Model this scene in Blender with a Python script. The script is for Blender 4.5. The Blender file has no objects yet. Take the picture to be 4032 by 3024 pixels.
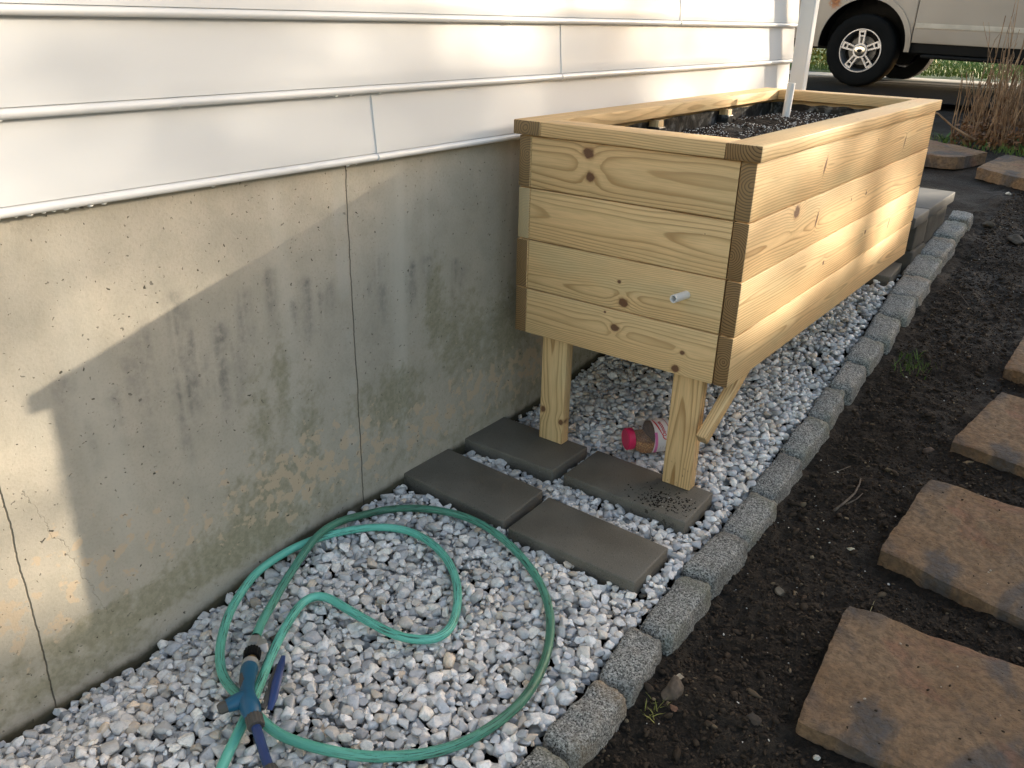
import bpy, bmesh, math, random
import numpy as np
from mathutils import Vector, Matrix, Quaternion
SC = bpy.context.scene
COL = SC.collection
R = math.radians
# ------------------------------------------------------------------ camera, sky, sun, exposure
yaw, pit, rol = -0.6377, 0.4154, 0.0259
fw = Vector((math.sin(yaw)*math.cos(pit), math.cos(yaw)*math.cos(pit), -math.sin(pit)))
r0 = Vector((math.cos(yaw), -math.sin(yaw), 0)); u0 = r0.cross(fw)
rt = math.cos(rol)*r0 + math.sin(rol)*u0
up = -math.sin(rol)*r0 + math.cos(rol)*u0
cam = bpy.data.cameras.new('camera'); co = bpy.data.objects.new('camera', cam); COL.objects.link(co)
M = Matrix((rt, up, -fw)).transposed().to_4x4(); M.translation = Vector((1.38, -1.8675, 1.1645))
co.matrix_world = M
cam.sensor_width = 36; cam.lens = 36*3285.8/4032; cam.clip_start = .02; cam.clip_end = 500
SC.camera = co
SUN = Vector((.775, 1.307, .385)).normalized()
sun_el = math.asin(SUN.z); sun_az = math.atan2(SUN.x, SUN.y)
w = bpy.data.worlds.new('World'); SC.world = w; w.use_nodes = True
sky = w.node_tree.nodes.new('ShaderNodeTexSky'); sky.sky_type = 'NISHITA'; sky.sun_disc = False
sky.sun_elevation = sun_el; sky.sun_rotation = sun_az; sky.air_density = 1.0; sky.dust_density = 1.6; sky.ozone_density = 1.0
tint = w.node_tree.nodes.new('ShaderNodeMix'); tint.data_type = 'RGBA'; tint.blend_type = 'MULTIPLY'; tint.inputs[0].default_value = 1
tint.inputs[7].default_value = (1.13, 1.0, .85, 1)      # the photograph's white balance: open shade reads neutral
w.node_tree.links.new(sky.outputs[0], tint.inputs[6]); w.node_tree.links.new(tint.outputs[2], w.node_tree.nodes['Background'].inputs[0])
w.node_tree.nodes['Background'].inputs[1].default_value = .15
sl = bpy.data.lights.new('sun', 'SUN'); sl.energy = 3.0; sl.angle = R(.55); sl.color = (1, .87, .68)
so = bpy.data.objects.new('sun', sl); COL.objects.link(so)
so.rotation_euler = SUN.to_track_quat('Z', 'Y').to_euler()
so.location = (6, 10, 6)
SC.view_settings.view_transform = 'Standard'; SC.view_settings.look = 'None'
SC.view_settings.gamma = 1; SC.view_settings.exposure = 1.88; SC.view_settings.use_curve_mapping = False
SC.cycles.max_bounces = 8

rng = np.random.default_rng(7); random.seed(7)
# ------------------------------------------------------------------ numpy noise
def vnoise(x, y, seed=0):
    xi = np.floor(x).astype(np.int64); yi = np.floor(y).astype(np.int64); xf = x-xi; yf = y-yi
    def h(a, b):
        n = (a*374761393 + b*668265263 + seed*974634777) & 0x7fffffff
        n = ((n ^ (n >> 13))*1274126177) & 0x7fffffff
        return ((n ^ (n >> 16)) & 0xffff)/65535.
    u = xf*xf*(3-2*xf); v = yf*yf*(3-2*yf)
    return (h(xi, yi)*(1-u)+h(xi+1, yi)*u)*(1-v)+(h(xi, yi+1)*(1-u)+h(xi+1, yi+1)*u)*v
def fbm(x, y, seed=0, oct=4, gain=.5):
    s = 0; a = 1; t = 0
    for i in range(oct):
        s = s+a*vnoise(x*2**i+17.3*i, y*2**i-9.1*i, seed+i); t += a; a *= gain
    return s/t
def G(y):      # the level of the side yard: flat by the hose, rising towards the driveway
    return np.interp(y, [-9, .1, .3, 3, 8, 60], [-.06, -.06, -.045, .335, .575, .575])
g = lambda y: float(G(y))
def cob_in(y): return np.interp(y, [-2, -.9, 0, .5, .92, 1.25, 1.65, 2.0, 3.2], [.77, .75, .710, .697, .690, .670, .645, .630, .625])
def cob_out(y): return np.interp(y, [-2, -.7, 0, .45, .7, 1.8, 2.2, 3.3], [.835, .82, .794, .769, .762, .760, .738, .722])
# ------------------------------------------------------------------ mesh helpers
def tag(o, label=None, cat=None, group=None, kind=None):
    if label: o['label'] = label
    if cat: o['category'] = cat
    if group: o['group'] = group
    if kind: o['kind'] = kind
    return o
def empty(name, loc=(0, 0, 0), rot=(0, 0, 0)):
    o = bpy.data.objects.new(name, None); COL.objects.link(o); o.location = loc; o.rotation_euler = rot
    o.empty_display_size = .1
    return o
def link(name, me, mat=None, parent=None, smooth=False):
    o = bpy.data.objects.new(name, me); COL.objects.link(o)
    if mat:
        for m_ in (mat if isinstance(mat, (list, tuple)) else [mat]): me.materials.append(m_)
    if parent: o.parent = parent
    if smooth: me.polygons.foreach_set('use_smooth', [True]*len(me.polygons))
    return o
def npmesh(name, V, F, smooth=False, attrs=None, mi=None):
    """V (n,3), F (m,k) with constant k"""
    me = bpy.data.meshes.new(name); V = np.asarray(V, np.float32); F = np.asarray(F, np.int32)
    n, k = F.shape
    me.vertices.add(len(V)); me.vertices.foreach_set('co', V.ravel())
    me.loops.add(n*k); me.loops.foreach_set('vertex_index', F.ravel())
    me.polygons.add(n); me.polygons.foreach_set('loop_start', np.arange(0, n*k, k, dtype=np.int32))
    me.polygons.foreach_set('loop_total', np.full(n, k, np.int32))
    if mi is not None: me.polygons.foreach_set('material_index', np.asarray(mi, np.int32))
    me.polygons.foreach_set('use_smooth', np.full(n, bool(smooth)))
    me.update(calc_edges=True)
    for nm, a in (attrs or {}).items():
        a = np.asarray(a, np.float32)
        if a.ndim == 1:
            at = me.attributes.new(nm, 'FLOAT', 'POINT'); at.data.foreach_set('value', a)
        else:
            at = me.attributes.new(nm, 'FLOAT_COLOR', 'POINT')
            at.data.foreach_set('color', np.concatenate([a, np.ones((len(a), 1), np.float32)], 1).ravel())
    return me
def grid(xs, ys, zf):
    X, Y = np.meshgrid(xs, ys); Z = zf(X, Y); V = np.stack([X.ravel(), Y.ravel(), Z.ravel()], 1)
    nx, ny = len(xs), len(ys); i = (np.arange(ny-1)[:, None]*nx+np.arange(nx-1)[None]).ravel()
    return V, np.stack([i, i+1, i+nx+1, i+nx], 1)
class MB:
    def __init__(s): s.bm = bmesh.new()
    def box(s, a, b, bev=0, seg=2):
        r = bmesh.ops.create_cube(s.bm, size=1)['verts']
        c = [(a[i]+b[i])/2 for i in range(3)]; d = [b[i]-a[i] for i in range(3)]
        for v in r: v.co = Vector((c[0]+v.co.x*d[0], c[1]+v.co.y*d[1], c[2]+v.co.z*d[2]))
        if bev:
            es = list({e for v in r for e in v.link_edges})
            bmesh.ops.bevel(s.bm, geom=es, offset=bev, segments=seg, profile=.5, affect='EDGES')
        return s
    def tube(s, pts, rad, n=10, caps=True, sq=1):
        pts = [Vector(p) for p in pts]; rad = rad if isinstance(rad, (list, tuple)) else [rad]*len(pts)
        rings = []; prev = None
        for i, p in enumerate(pts):
            t = (pts[min(i+1, len(pts)-1)]-pts[max(i-1, 0)]).normalized()
            if prev is None:
                a = Vector((0, 0, 1)) if abs(t.z) < .9 else Vector((1, 0, 0)); x = t.cross(a).normalized()
            else: x = (prev-t*prev.dot(t)).normalized()
            prev = x; y = t.cross(x)
            rings.append([s.bm.verts.new(p+rad[i]*(math.cos(2*math.pi*k/n)*x+sq*math.sin(2*math.pi*k/n)*y)) for k in range(n)])
        for i in range(len(rings)-1):
            for k in range(n):
                s.bm.faces.new((rings[i][k], rings[i][(k+1) % n], rings[i+1][(k+1) % n], rings[i+1][k]))
        if caps and n > 2:
            s.bm.faces.new(rings[0][::-1]); s.bm.faces.new(rings[-1])
        return s
    def prism(s, poly, z0, z1, axis='z', bev=0):
        def P(u, v, h): return {'z': (u, v, h), 'y': (u, h, v), 'x': (h, u, v)}[axis]
        a = [s.bm.verts.new(P(u, v, z0)) for u, v in poly]; b = [s.bm.verts.new(P(u, v, z1)) for u, v in poly]
        n = len(poly); fs = [s.bm.faces.new(a[::-1]), s.bm.faces.new(b)]
        for i in range(n): fs.append(s.bm.faces.new((a[i], a[(i+1) % n], b[(i+1) % n], b[i])))
        if bev:
            es = list({e for f in fs[:2] for e in f.edges})
            bmesh.ops.bevel(s.bm, geom=es, offset=bev, segments=2, affect='EDGES')
        bmesh.ops.recalc_face_normals(s.bm, faces=[f for f in s.bm.faces])
        return s
    def xf(s, m):
        bmesh.ops.transform(s.bm, matrix=m, verts=s.bm.verts); return s
    def build(s, name, mat=None, parent=None, smooth=False, ang=None):
        bmesh.ops.recalc_face_normals(s.bm, faces=s.bm.faces)
        me = bpy.data.meshes.new(name)
        if ang is not None:
            for f in s.bm.faces: f.smooth = True
            for e in s.bm.edges:
                if len(e.link_faces) == 2 and e.calc_face_angle(0) > R(ang): e.smooth = False
            smooth = False
        s.bm.to_mesh(me); s.bm.free()
        return link(name, me, mat, parent, smooth)
def ico(sub):
    bm = bmesh.new(); bmesh.ops.create_icosphere(bm, subdivisions=sub, radius=1)
    V = np.array([v.co[:] for v in bm.verts]); F = np.array([[v.index for v in f.verts] for f in bm.faces]); bm.free()
    return V, F
def rock_protos(n, sub, rg, lo=.5, hi=.85, planes=13):
    V0, F = ico(sub); out = []
    for _ in range(n):
        V = V0.copy()
        for _ in range(planes):
            nn = rg.normal(size=3); nn /= np.linalg.norm(nn); d = rg.uniform(lo, hi)
            e = V@nn-d; V -= np.maximum(e, 0)[:, None]*nn
        V /= np.abs(V).max(0); out.append(V)
    return out, F
def rotmats(rg, n, tilt=.5):
    yaw_ = rg.uniform(0, 2*np.pi, n); ax = rg.uniform(0, 2*np.pi, n); t = rg.normal(0, tilt, n)
    cy, sy = np.cos(yaw_), np.sin(yaw_)
    Z = np.zeros(n); O = np.ones(n)
    Rz = np.stack([cy, -sy, Z, sy, cy, Z, Z, Z, O], 1).reshape(n, 3, 3)
    c, s = np.cos(t), np.sin(t); kx, ky = np.cos(ax), np.sin(ax)
    Rt = np.stack([c+kx*kx*(1-c), kx*ky*(1-c), ky*s, kx*ky*(1-c), c+ky*ky*(1-c), -kx*s, -ky*s, kx*s, c], 1).reshape(n, 3, 3)
    return Rt@Rz
def scatter(protos, F, pos, siz, rot, pid):
    Vs = np.stack(protos)[pid]*siz[:, None, :]
    Vs = np.einsum('nij,nkj->nki', rot, Vs)+pos[:, None, :]
    n, k, _ = Vs.shape
    return Vs.reshape(-1, 3), (F[None]+(np.arange(n)*k)[:, None, None]).reshape(-1, F.shape[1]), k
# ------------------------------------------------------------------ node helpers
class Sk:
    def __init__(s, nt, so): s.nt = nt; s.s = so
    def _m(s, op, *a, clamp=False):
        n = s.nt.nodes.new('ShaderNodeMath'); n.operation = op; n.use_clamp = clamp
        for i, v in enumerate(a):
            if isinstance(v, Sk): s.nt.links.new(v.s, n.inputs[i])
            else: n.inputs[i].default_value = float(v)
        return Sk(s.nt, n.outputs[0])
    def __add__(s, o): return s._m('ADD', s, o)
    __radd__ = __add__
    def __sub__(s, o): return s._m('SUBTRACT', s, o)
    def __rsub__(s, o): return s._m('SUBTRACT', o, s)
    def __mul__(s, o): return s._m('MULTIPLY', s, o)
    __rmul__ = __mul__
    def __truediv__(s, o): return s._m('DIVIDE', s, o)
    def pw(s, o): return s._m('POWER', s, o)
    def sqrt(s): return s._m('SQRT', s)
    def abs(s): return s._m('ABSOLUTE', s)
    def exp(s): return s._m('EXPONENT', s)
    def frac(s): return s._m('FRACT', s)
    def gt(s, o): return s._m('GREATER_THAN', s, o)
    def lt(s, o): return s._m('LESS_THAN', s, o)
    def mn(s, o): return s._m('MINIMUM', s, o)
    def mx(s, o): return s._m('MAXIMUM', s, o)
    def ss(s, a, b, c=0., d=1.):
        n = s.nt.nodes.new('ShaderNodeMapRange'); n.interpolation_type = 'SMOOTHSTEP'
        s.nt.links.new(s.s, n.inputs[0])
        for i, v in enumerate((a, b, c, d)): n.inputs[i+1].default_value = v
        return Sk(s.nt, n.outputs[0])
class Mat:
    def __init__(s, name, rough=.6, spec=.5, metal=0):
        s.m = bpy.data.materials.new(name); s.m.use_nodes = True; s.nt = s.m.node_tree
        s.b = s.nt.nodes['Principled BSDF']; s.b.inputs['Roughness'].default_value = rough
        s.b.inputs['Specular IOR Level'].default_value = spec; s.b.inputs['Metallic'].default_value = metal
        s.tc = s.nt.nodes.new('ShaderNodeTexCoord')
    def L(s, a, b): s.nt.links.new(a.s if isinstance(a, Sk) else a, b)
    def obj(s): return s.tc.outputs['Object']
    def nrm(s): return s.tc.outputs['Normal']
    def sep(s, v):
        n = s.nt.nodes.new('ShaderNodeSeparateXYZ'); s.L(v, n.inputs[0]); return [Sk(s.nt, o) for o in n.outputs]
    def comb(s, x, y, z):
        n = s.nt.nodes.new('ShaderNodeCombineXYZ')
        for i, v in enumerate((x, y, z)):
            if isinstance(v, Sk): s.L(v, n.inputs[i])
            else: n.inputs[i].default_value = v
        return n.outputs[0]
    def mapv(s, v, sc=(1, 1, 1), lo=(0, 0, 0)):
        n = s.nt.nodes.new('ShaderNodeMapping'); s.L(v, n.inputs[0]); n.inputs['Scale'].default_value = sc; n.inputs['Location'].default_value = lo
        return n.outputs[0]
    def noise(s, v=None, scale=5, detail=3, rough=.5, dist=0, col=False):
        n = s.nt.nodes.new('ShaderNodeTexNoise'); s.L(v if v is not None else s.obj(), n.inputs['Vector'])
        n.inputs['Scale'].default_value = scale; n.inputs['Detail'].default_value = detail
        n.inputs['Roughness'].default_value = rough; n.inputs['Distortion'].default_value = dist
        return n.outputs['Color'] if col else Sk(s.nt, n.outputs[0])
    def vor(s, v=None, scale=5, feat='F1', out='Distance', rand=1):
        n = s.nt.nodes.new('ShaderNodeTexVoronoi'); n.feature = feat; s.L(v if v is not None else s.obj(), n.inputs['Vector'])
        n.inputs['Scale'].default_value = scale; n.inputs['Randomness'].default_value = rand
        return Sk(s.nt, n.outputs[out]) if out == 'Distance' else n.outputs[out]
    def attr(s, name, typ='GEOMETRY', out='Fac'):
        n = s.nt.nodes.new('ShaderNodeAttribute'); n.attribute_name = name; n.attribute_type = typ
        return Sk(s.nt, n.outputs[out]) if out == 'Fac' else n.outputs[out]
    def mix(s, f, a, b, bt='MIX'):
        n = s.nt.nodes.new('ShaderNodeMix'); n.data_type = 'RGBA'; n.blend_type = bt
        for v, i in ((f, 0), (a, 6), (b, 7)):
            if isinstance(v, Sk): s.L(v, n.inputs[i])
            elif isinstance(v, (int, float)): n.inputs[i].default_value = v
            elif isinstance(v, (tuple, list)): n.inputs[i].default_value = (*v, 1)
            else: s.L(v, n.inputs[i])
        return n.outputs[2]
    def ramp(s, f, stops, interp='LINEAR'):
        n = s.nt.nodes.new('ShaderNodeValToRGB'); s.L(f, n.inputs[0]); cr = n.color_ramp; cr.interpolation = interp
        while len(cr.elements) < len(stops): cr.elements.new(.5)
        for e, (p, c) in zip(cr.elements, stops): e.position = p; e.color = (*c, 1) if len(c) == 3 else c
        return n.outputs[0]
    def col(s, c):
        if isinstance(c, tuple): s.b.inputs['Base Color'].default_value = (*c, 1)
        else: s.L(c, s.b.inputs['Base Color'])
        return s
    def rough(s, v): s.L(v, s.b.inputs['Roughness']); return s
    def bump(s, h, st=.5, dist=.01, prev=None):
        n = s.nt.nodes.new('ShaderNodeBump'); n.inputs['Strength'].default_value = st; n.inputs['Distance'].default_value = dist
        s.L(h, n.inputs['Height'])
        if prev is not None: s.L(prev, n.inputs['Normal'])
        s.L(n.outputs[0], s.b.inputs['Normal']); return n.outputs[0]
def simple(name, c, rough=.5, metal=0, spec=.5, var=.15, sc=8, bmp=0):
    m = Mat(name, rough, spec, metal); n = m.noise(None, sc, 4)
    m.col(m.mix(n.ss(.3, .7), tuple(x*(1-var) for x in c), tuple(min(1, x*(1+var)) for x in c)))
    if bmp: m.bump(m.noise(None, sc*12, 4), .4, bmp)
    return m.m
# ------------------------------------------------------------------ materials
def wood_mat():
    m = Mat('treated_pine', .62, .35)
    x, y, z = m.sep(m.obj()); px, py, pz = m.sep(m.attr('pith', 'OBJECT', 'Vector'))
    seed = m.attr('seed', 'OBJECT')
    v = m.comb(x+seed*3.1, y+seed*1.7, z-seed*2.3)
    wcol = m.noise(m.mapv(v, (1.1, 5, 5)), 1.0, 2, .5, 0, True); w1, w2, w3 = m.sep(wcol)
    f2 = m.noise(m.mapv(v, (7, 42, 42)), 1.0, 2, .5)
    yy = y-py+(w1-.5)*.055; zz = z-pz+(w2-.5)*.075
    r = (yy*yy+zz*zz).sqrt()+(f2-.5)*.0026
    ktot = None; kring = None; red = None
    wob = m.noise(m.mapv(v, (60, 60, 60)), 1, 2)
    for i in range(1, 6):
        kx, kz, ks = m.sep(m.attr('knot%d' % i, 'OBJECT', 'Vector'))
        s = ks.abs()+1e-5; spike = ks.lt(0)
        lean = spike*.30
        dx = (x-kx-(z-kz)*lean)/(1.15-spike*.3); dz = (z-kz)/(1+spike*1.9)
        d = (dx*dx+dz*dz).sqrt()/s+(wob-.5)*1.0*ks.abs().gt(1e-4)
        r = r+((d*d*-.16).exp())*s*.75
        kk = d.ss(1.15, .75); rr = d.ss(1.6, .95)
        far = ks.abs().lt(1e-4)
        kk = kk*(1-far); rr = rr*(1-far)
        ktot = kk if ktot is None else ktot.mx(kk); red = rr if red is None else red.mx(rr)
        kri = (d*7).frac(); kring = kri*kk if kring is None else kring.mx(kri*kk)
    sp = m.attr('ring', 'OBJECT')
    lowf = m.noise(m.mapv(v, (.8, 14, 14)), 1.0, 1)
    t = (r/sp+(lowf-.5)*2.2).frac()
    late = m.ramp(t, [(0, (.12,)*3), (.35, (0,)*3), (.62, (.22,)*3), (.88, (1,)*3), (.95, (.9,)*3), (1, (.12,)*3)])
    late = Sk(m.nt, late) if not isinstance(late, Sk) else late
    tone = m.attr('tone', 'OBJECT')
    patch = m.noise(m.mapv(v, (2, 9, 9)), 1.0, 3)
    base = m.mix(patch.ss(.3, .7), (.80, .52, .235), (.75, .52, .25))
    green = m.noise(m.mapv(v, (3, 7, 7), (5, 2, 1)), 1.0, 2)
    base = m.mix(green.ss(.52, .75)*.4, base, (.60, .54, .30))
    dk = m.mix(patch.ss(.3, .7), (.38, .18, .048), (.36, .20, .06))
    lstr = m.noise(m.mapv(v, (.9, 10, 10), (3, 3, 3)), 1, 2).ss(.3, .75, .55, 1.0)
    face = m.mix(late*lstr, base, dk)
    fib = m.noise(m.mapv(v, (14, 420, 420)), 1, 2)
    face = m.mix(fib.ss(.3, .8)*.38, face, (.42, .28, .12))
    # reddish halo and dark knots
    face = m.mix(red*.55, face, (.45, .22, .08))
    kc = m.mix(kring, (.045, .018, .010), (.19, .075, .035))
    face = m.mix(ktot*.9, face, kc)
    nx, ny, nz = m.sep(m.nrm())
    endm = nx.abs().ss(.6, .9)
    endlight = m.mix(late*.95, (.27, .155, .055), (.035, .014, .005))
    saw = m.noise(m.mapv(v, (30, 30, 300)), 1, 3)
    endc = m.mix(saw.ss(.35, .8)*.3, endlight, (.16, .10, .045))
    endc = m.mix(m.attr('endtone', 'OBJECT'), endc, (.62, .48, .27))
    allc = m.mix(endm, face, endc)
    # soil splashes low on the legs
    dirt = m.noise(m.mapv(v, (90, 90, 90)), 1, 3)
    allc = m.mix(dirt.ss(.66, .70)*m.attr('dirt', 'OBJECT')*x.ss(.11, .0), allc, (.03, .02, .012))
    tn = m.nt.nodes.new('ShaderNodeHueSaturation'); m.L(allc, tn.inputs['Color']); m.L(tone, tn.inputs['Value'])
    tn.inputs['Saturation'].default_value = .93
    m.col(tn.outputs[0]); m.rough(late.ss(0, 1, .66, .5))
    m.bump(late*.5+fib*.6, .35, .0012)
    return m.m
WOOD = wood_mat()
def vinyl_mat():
    m = Mat('white_vinyl', .27, .5)
    m.col((.70, .705, .715)); m.bump(m.noise(m.mapv(m.obj(), (1, 1.0, 2.5)), 2.0, 1), .12, .02)
    return m.m
VINYL = vinyl_mat()
def concrete_mat():
    m = Mat('poured_concrete', .82, .3); o = m.obj(); x, y, z = m.sep(o)
    n1 = m.noise(o, 2.2, 4); n2 = m.noise(o, 14, 5, .6); n3 = m.noise(o, 160, 3, .7)
    c = m.mix(n1.ss(.35, .65), (.44, .40, .335), (.50, .445, .365))
    c = m.mix(n2.ss(.35, .7)*.5, c, (.35, .325, .265))
    c = m.mix(n3.ss(.45, .75)*.35, c, (.29, .265, .215))
    vs = m.noise(m.mapv(o, (1, 9, .7)), 1, 3)
    c = m.mix(vs.ss(.5, .75)*.5, c, (.55, .525, .46))
    # algae, damp marks and dark edges from the painted-on attributes, broken up by fine noise
    mo = m.attr('moss'); st = m.attr('streak'); tn = m.attr('tan'); base = m.attr('foot')
    br = m.noise(o, 38, 4, .6); br2 = m.noise(o, 75, 4, .65)
    tanm = (tn*.32+m.noise(o, 30, 3, .6)-.77).ss(-.02, .05)
    mossy = (mo*.55+br*.9-.72).ss(0, .35)
    c = m.mix(mossy*.7, c, m.mix(br2.ss(.4, .6), (.215, .205, .13), (.30, .28, .19)))
    c = m.mix(tanm*.85, c, (.53, .42, .30))
    c = m.mix((st*1.0*br2.ss(.25, .65, .3, 1)).mn(.74), c, (.14, .14, .13))
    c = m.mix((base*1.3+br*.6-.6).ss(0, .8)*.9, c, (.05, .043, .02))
    # bug holes: only some cells hold one
    wo = m.mix(.035, o, m.noise(o, 30, 3, .6, 0, True)); vd = m.vor(wo, 33); vc = m.nt.nodes.new('ShaderNodeTexVoronoi'); vc.inputs['Scale'].default_value = 33; m.L(wo, vc.inputs['Vector'])
    cr, cg, cb = m.sep(vc.outputs['Color'])
    hole = (vd-(cr*.10)).ss(.03, -.005)*cg.gt(.25)
    vd2 = m.vor(wo, 75); vc2 = m.nt.nodes.new('ShaderNodeTexVoronoi'); vc2.inputs['Scale'].default_value = 75; m.L(wo, vc2.inputs['Vector'])
    c2, c3, c4 = m.sep(vc2.outputs['Color'])
    hole2 = (vd2-(c2*.17)).ss(.05, 0)*c3.gt(.30)
    hl = hole.mx(hole2*.6)
    c = m.mix(hl*.88, c, (.045, .04, .03))
    # form joints and a hairline crack
    wj = (m.noise(m.mapv(o, (1, 1, 9)), 1, 4, .7)-.5)*.014
    def line(pos, wd): return (y+wj-pos).abs().ss(wd, wd*.35)
    j = line(-.541, .0022).mx(line(-1.387, .0022)).mx(line(1.05, .0022)).mx(line(-2.3, .0022))
    ck = ((y+(m.noise(o, 22, 4, .7)-.5)*.05)-(-1.37+(.42-z)*.30)).abs().ss(.0010, .0003)*z.lt(.36)*z.gt(.02)
    j = j.mx(ck*.32)
    pale = line(-.566, .028)*m.noise(o, 9, 3).ss(.4, .6)
    c = m.mix(pale*.35, c, (.5, .48, .44))
    c = m.mix(j*.85, c, (.05, .045, .035))
    m.col(c); m.bump(n3*.25+n2*.6-hl*2.2-j*2.5, .6, .004); return m.m
CONCRETE = concrete_mat()
def stone_mat():
    m = Mat('marble_chips', .62, .4); c = m.attr('tint', 'GEOMETRY', 'Color'); o = m.obj()
    n = m.noise(o, 120, 4, .6); n2 = m.noise(o, 340, 3, .6); v = m.noise(o, 60, 3, .6, 1.2)
    c = m.mix(n.ss(.35, .7)*.5, c, (.30, .315, .345), 'MULTIPLY') if False else m.mix(n.ss(.4, .75)*.55, c, (.33, .335, .36))
    c = m.mix(v.ss(.60, .68)*.35, c, (.68, .67, .65))
    c = m.mix(n2.ss(.62, .75)*.5, c, (.13, .135, .14))
    m.col(c); m.bump(n+n2*.5, .6, .0015); return m.m
STONE = stone_mat()
def granite_mat(name, tint):
    m = Mat(name, .8, .3); o = m.obj()
    a = m.noise(o, 260, 2, .6); b = m.noise(o, 140, 3, .6); c_ = m.noise(o, 9, 3)
    c = m.mix(b.ss(.38, .62), (.13, .13, .122), (.34, .335, .315))
    c = m.mix(a.ss(.57, .66), c, (.50, .49, .46)); c = m.mix(a.ss(.44, .38), c, (.02, .02, .02))
    c = m.mix(c_.ss(.45, .75)*.55, c, tint); m.col(c); m.bump(a*.5+b, .8, .004); return m.m
GRAN = [granite_mat('grey_granite', (.13, .14, .10)), granite_mat('dark_granite', (.07, .075, .07)), granite_mat('buff_granite', (.27, .205, .13))]
def paver_mat():
    m = Mat('damp_paver', .6, .45); o = m.obj()
    n = m.noise(o, 7, 4); f = m.noise(o, 420, 2); p = m.vor(o, 95)
    c = m.mix(n.ss(.3, .7), (.098, .089, .073), (.140, .128, .107)); c = m.mix(f.ss(.56, .68)*.6, c, (.24, .22, .19)); c = m.mix(f.ss(.38, .28)*.6, c, (.03, .027, .022))
    c = m.mix((p-.1).ss(.05, 0)*.7, c, (.02, .018, .014)); w_ = m.noise(m.mapv(o, (1, 1, 1), (3, 1, 9)), 3.2, 5, .65); c = m.mix(w_.ss(.5, .72)*.5, c, (.19, .175, .15)); q_ = m.noise(o, 70, 3, .7); c = m.mix(q_.ss(.70, .74)*.7, c, (.30, .28, .25))
    dm = m.noise(o, 55, 4, .6); dx, dy, dz = m.sep(o)
    spl = dm.ss(.58, .63)*m.attr('splash', 'OBJECT')*(((dx-.10)*(dx-.10)+(dy+.05)*(dy+.05)).sqrt()).ss(.13, .02)
    c = m.mix(spl, c, (.012, .009, .006))
    m.rough(n.ss(.3, .7, .5, .72)); m.col(c); m.bump(f*.6+n, .35, .0015); return m.m
PAVER = paver_mat()
def flag_mat():
    m = Mat('terracotta_flag', .78, .35); o = m.obj()
    n = m.noise(o, 3.2, 3, .5, .6); n2 = m.noise(m.mapv(o, (1.5, .9, 1), (4, 7, 2)), 3.0, 4, .55, .8); f = m.noise(o, 60, 5, .65); g_ = m.noise(o, 380, 2)
    c = m.mix(n.ss(.35, .62), (.200, .118, .062), (.235, .152, .090)); c = m.mix(n2.ss(.47, .60)*.85, c, (.066, .066, .070))
    n3 = m.noise(m.mapv(o, (1, 1, 1), (14, 3, 2)), 5, 2, .5, .5); c = m.mix(n3.ss(.54, .66)*.7, c, (.235, .115, .07))
    c = m.mix(f.ss(.42, .58)*.5, c, (.085, .058, .036)); c = m.mix(g_.ss(.66, .74)*.6, c, (.03, .02, .013)); c = m.mix(f.ss(.69, .74)*.85, c, (.025, .018, .012))
    m.col(c); m.bump(m.noise(o, 18, 4, .6)*3+f*1.2+g_*.2, .9, .008); return m.m
FLAG = flag_mat()
def soil_mat(name, a, b, bits=.5):
    m = Mat(name, .85, .3); o = m.obj(); n = m.noise(o, 4, 5, .6); f = m.noise(o, 90, 5, .7); h = m.noise(o, 320, 3, .7)
    c = m.mix(n.ss(.35, .65), a, b); c = m.mix(f.ss(.35, .6), c, tuple(v*.45 for v in a)); c = m.mix(h.ss(.66, .74)*bits, c, (.14, .10, .065))
    m.col(c); m.rough(n.ss(.3, .7, .6, .95)); m.bump(f*1.4+h*.6+m.noise(o, 30, 4, .6)*2, 1, .008); return m.m
SOIL = soil_mat('garden_soil', (.020, .0145, .010), (.036, .025, .0165))
POT = soil_mat('potting_mix', (.014, .009, .006), (.022, .014, .009), .2)
def crumb_mat():
    m = Mat('soil_crumbs', .85, .25); m.col(m.attr('tint', 'GEOMETRY', 'Color')); m.bump(m.noise(None, 300, 3), .5, .001); return m.m
CRUMB = crumb_mat()
def hose_mat():
    m = Mat('green_hose', .42, .45); uv = m.tc.outputs['UV']; u, v, _ = m.sep(uv); old = m.attr('old'); o = m.obj()
    n = m.noise(m.mapv(uv, (9, 5, 1)), 1, 4, .6); s = m.noise(m.mapv(uv, (18, 26, 1)), 1, 4, .7); k = m.noise(o, 320, 3, .7)
    c = m.mix(n.ss(.3, .7), (.11, .46, .36), (.17, .57, .46))
    c = m.mix(old, c, m.mix(n.ss(.3, .7), (.04, .13, .085), (.085, .235, .15)))
    low = m.noise(m.mapv(uv, (4, 1.5, 1), (7, 3, 0)), 1, 2).ss(.36, .56)
    c = m.mix((s.ss(.51, .60)*low*.9), c, (.02, .045, .03)); c = m.mix(k.ss(.6, .7)*.6*low, c, (.015, .035, .025))
    rib = (v*18).frac(); m.col(c); m.bump(rib.ss(.0, .5)*.35+k*.3, .35, .0008); return m.m
HOSE = hose_mat()
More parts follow.
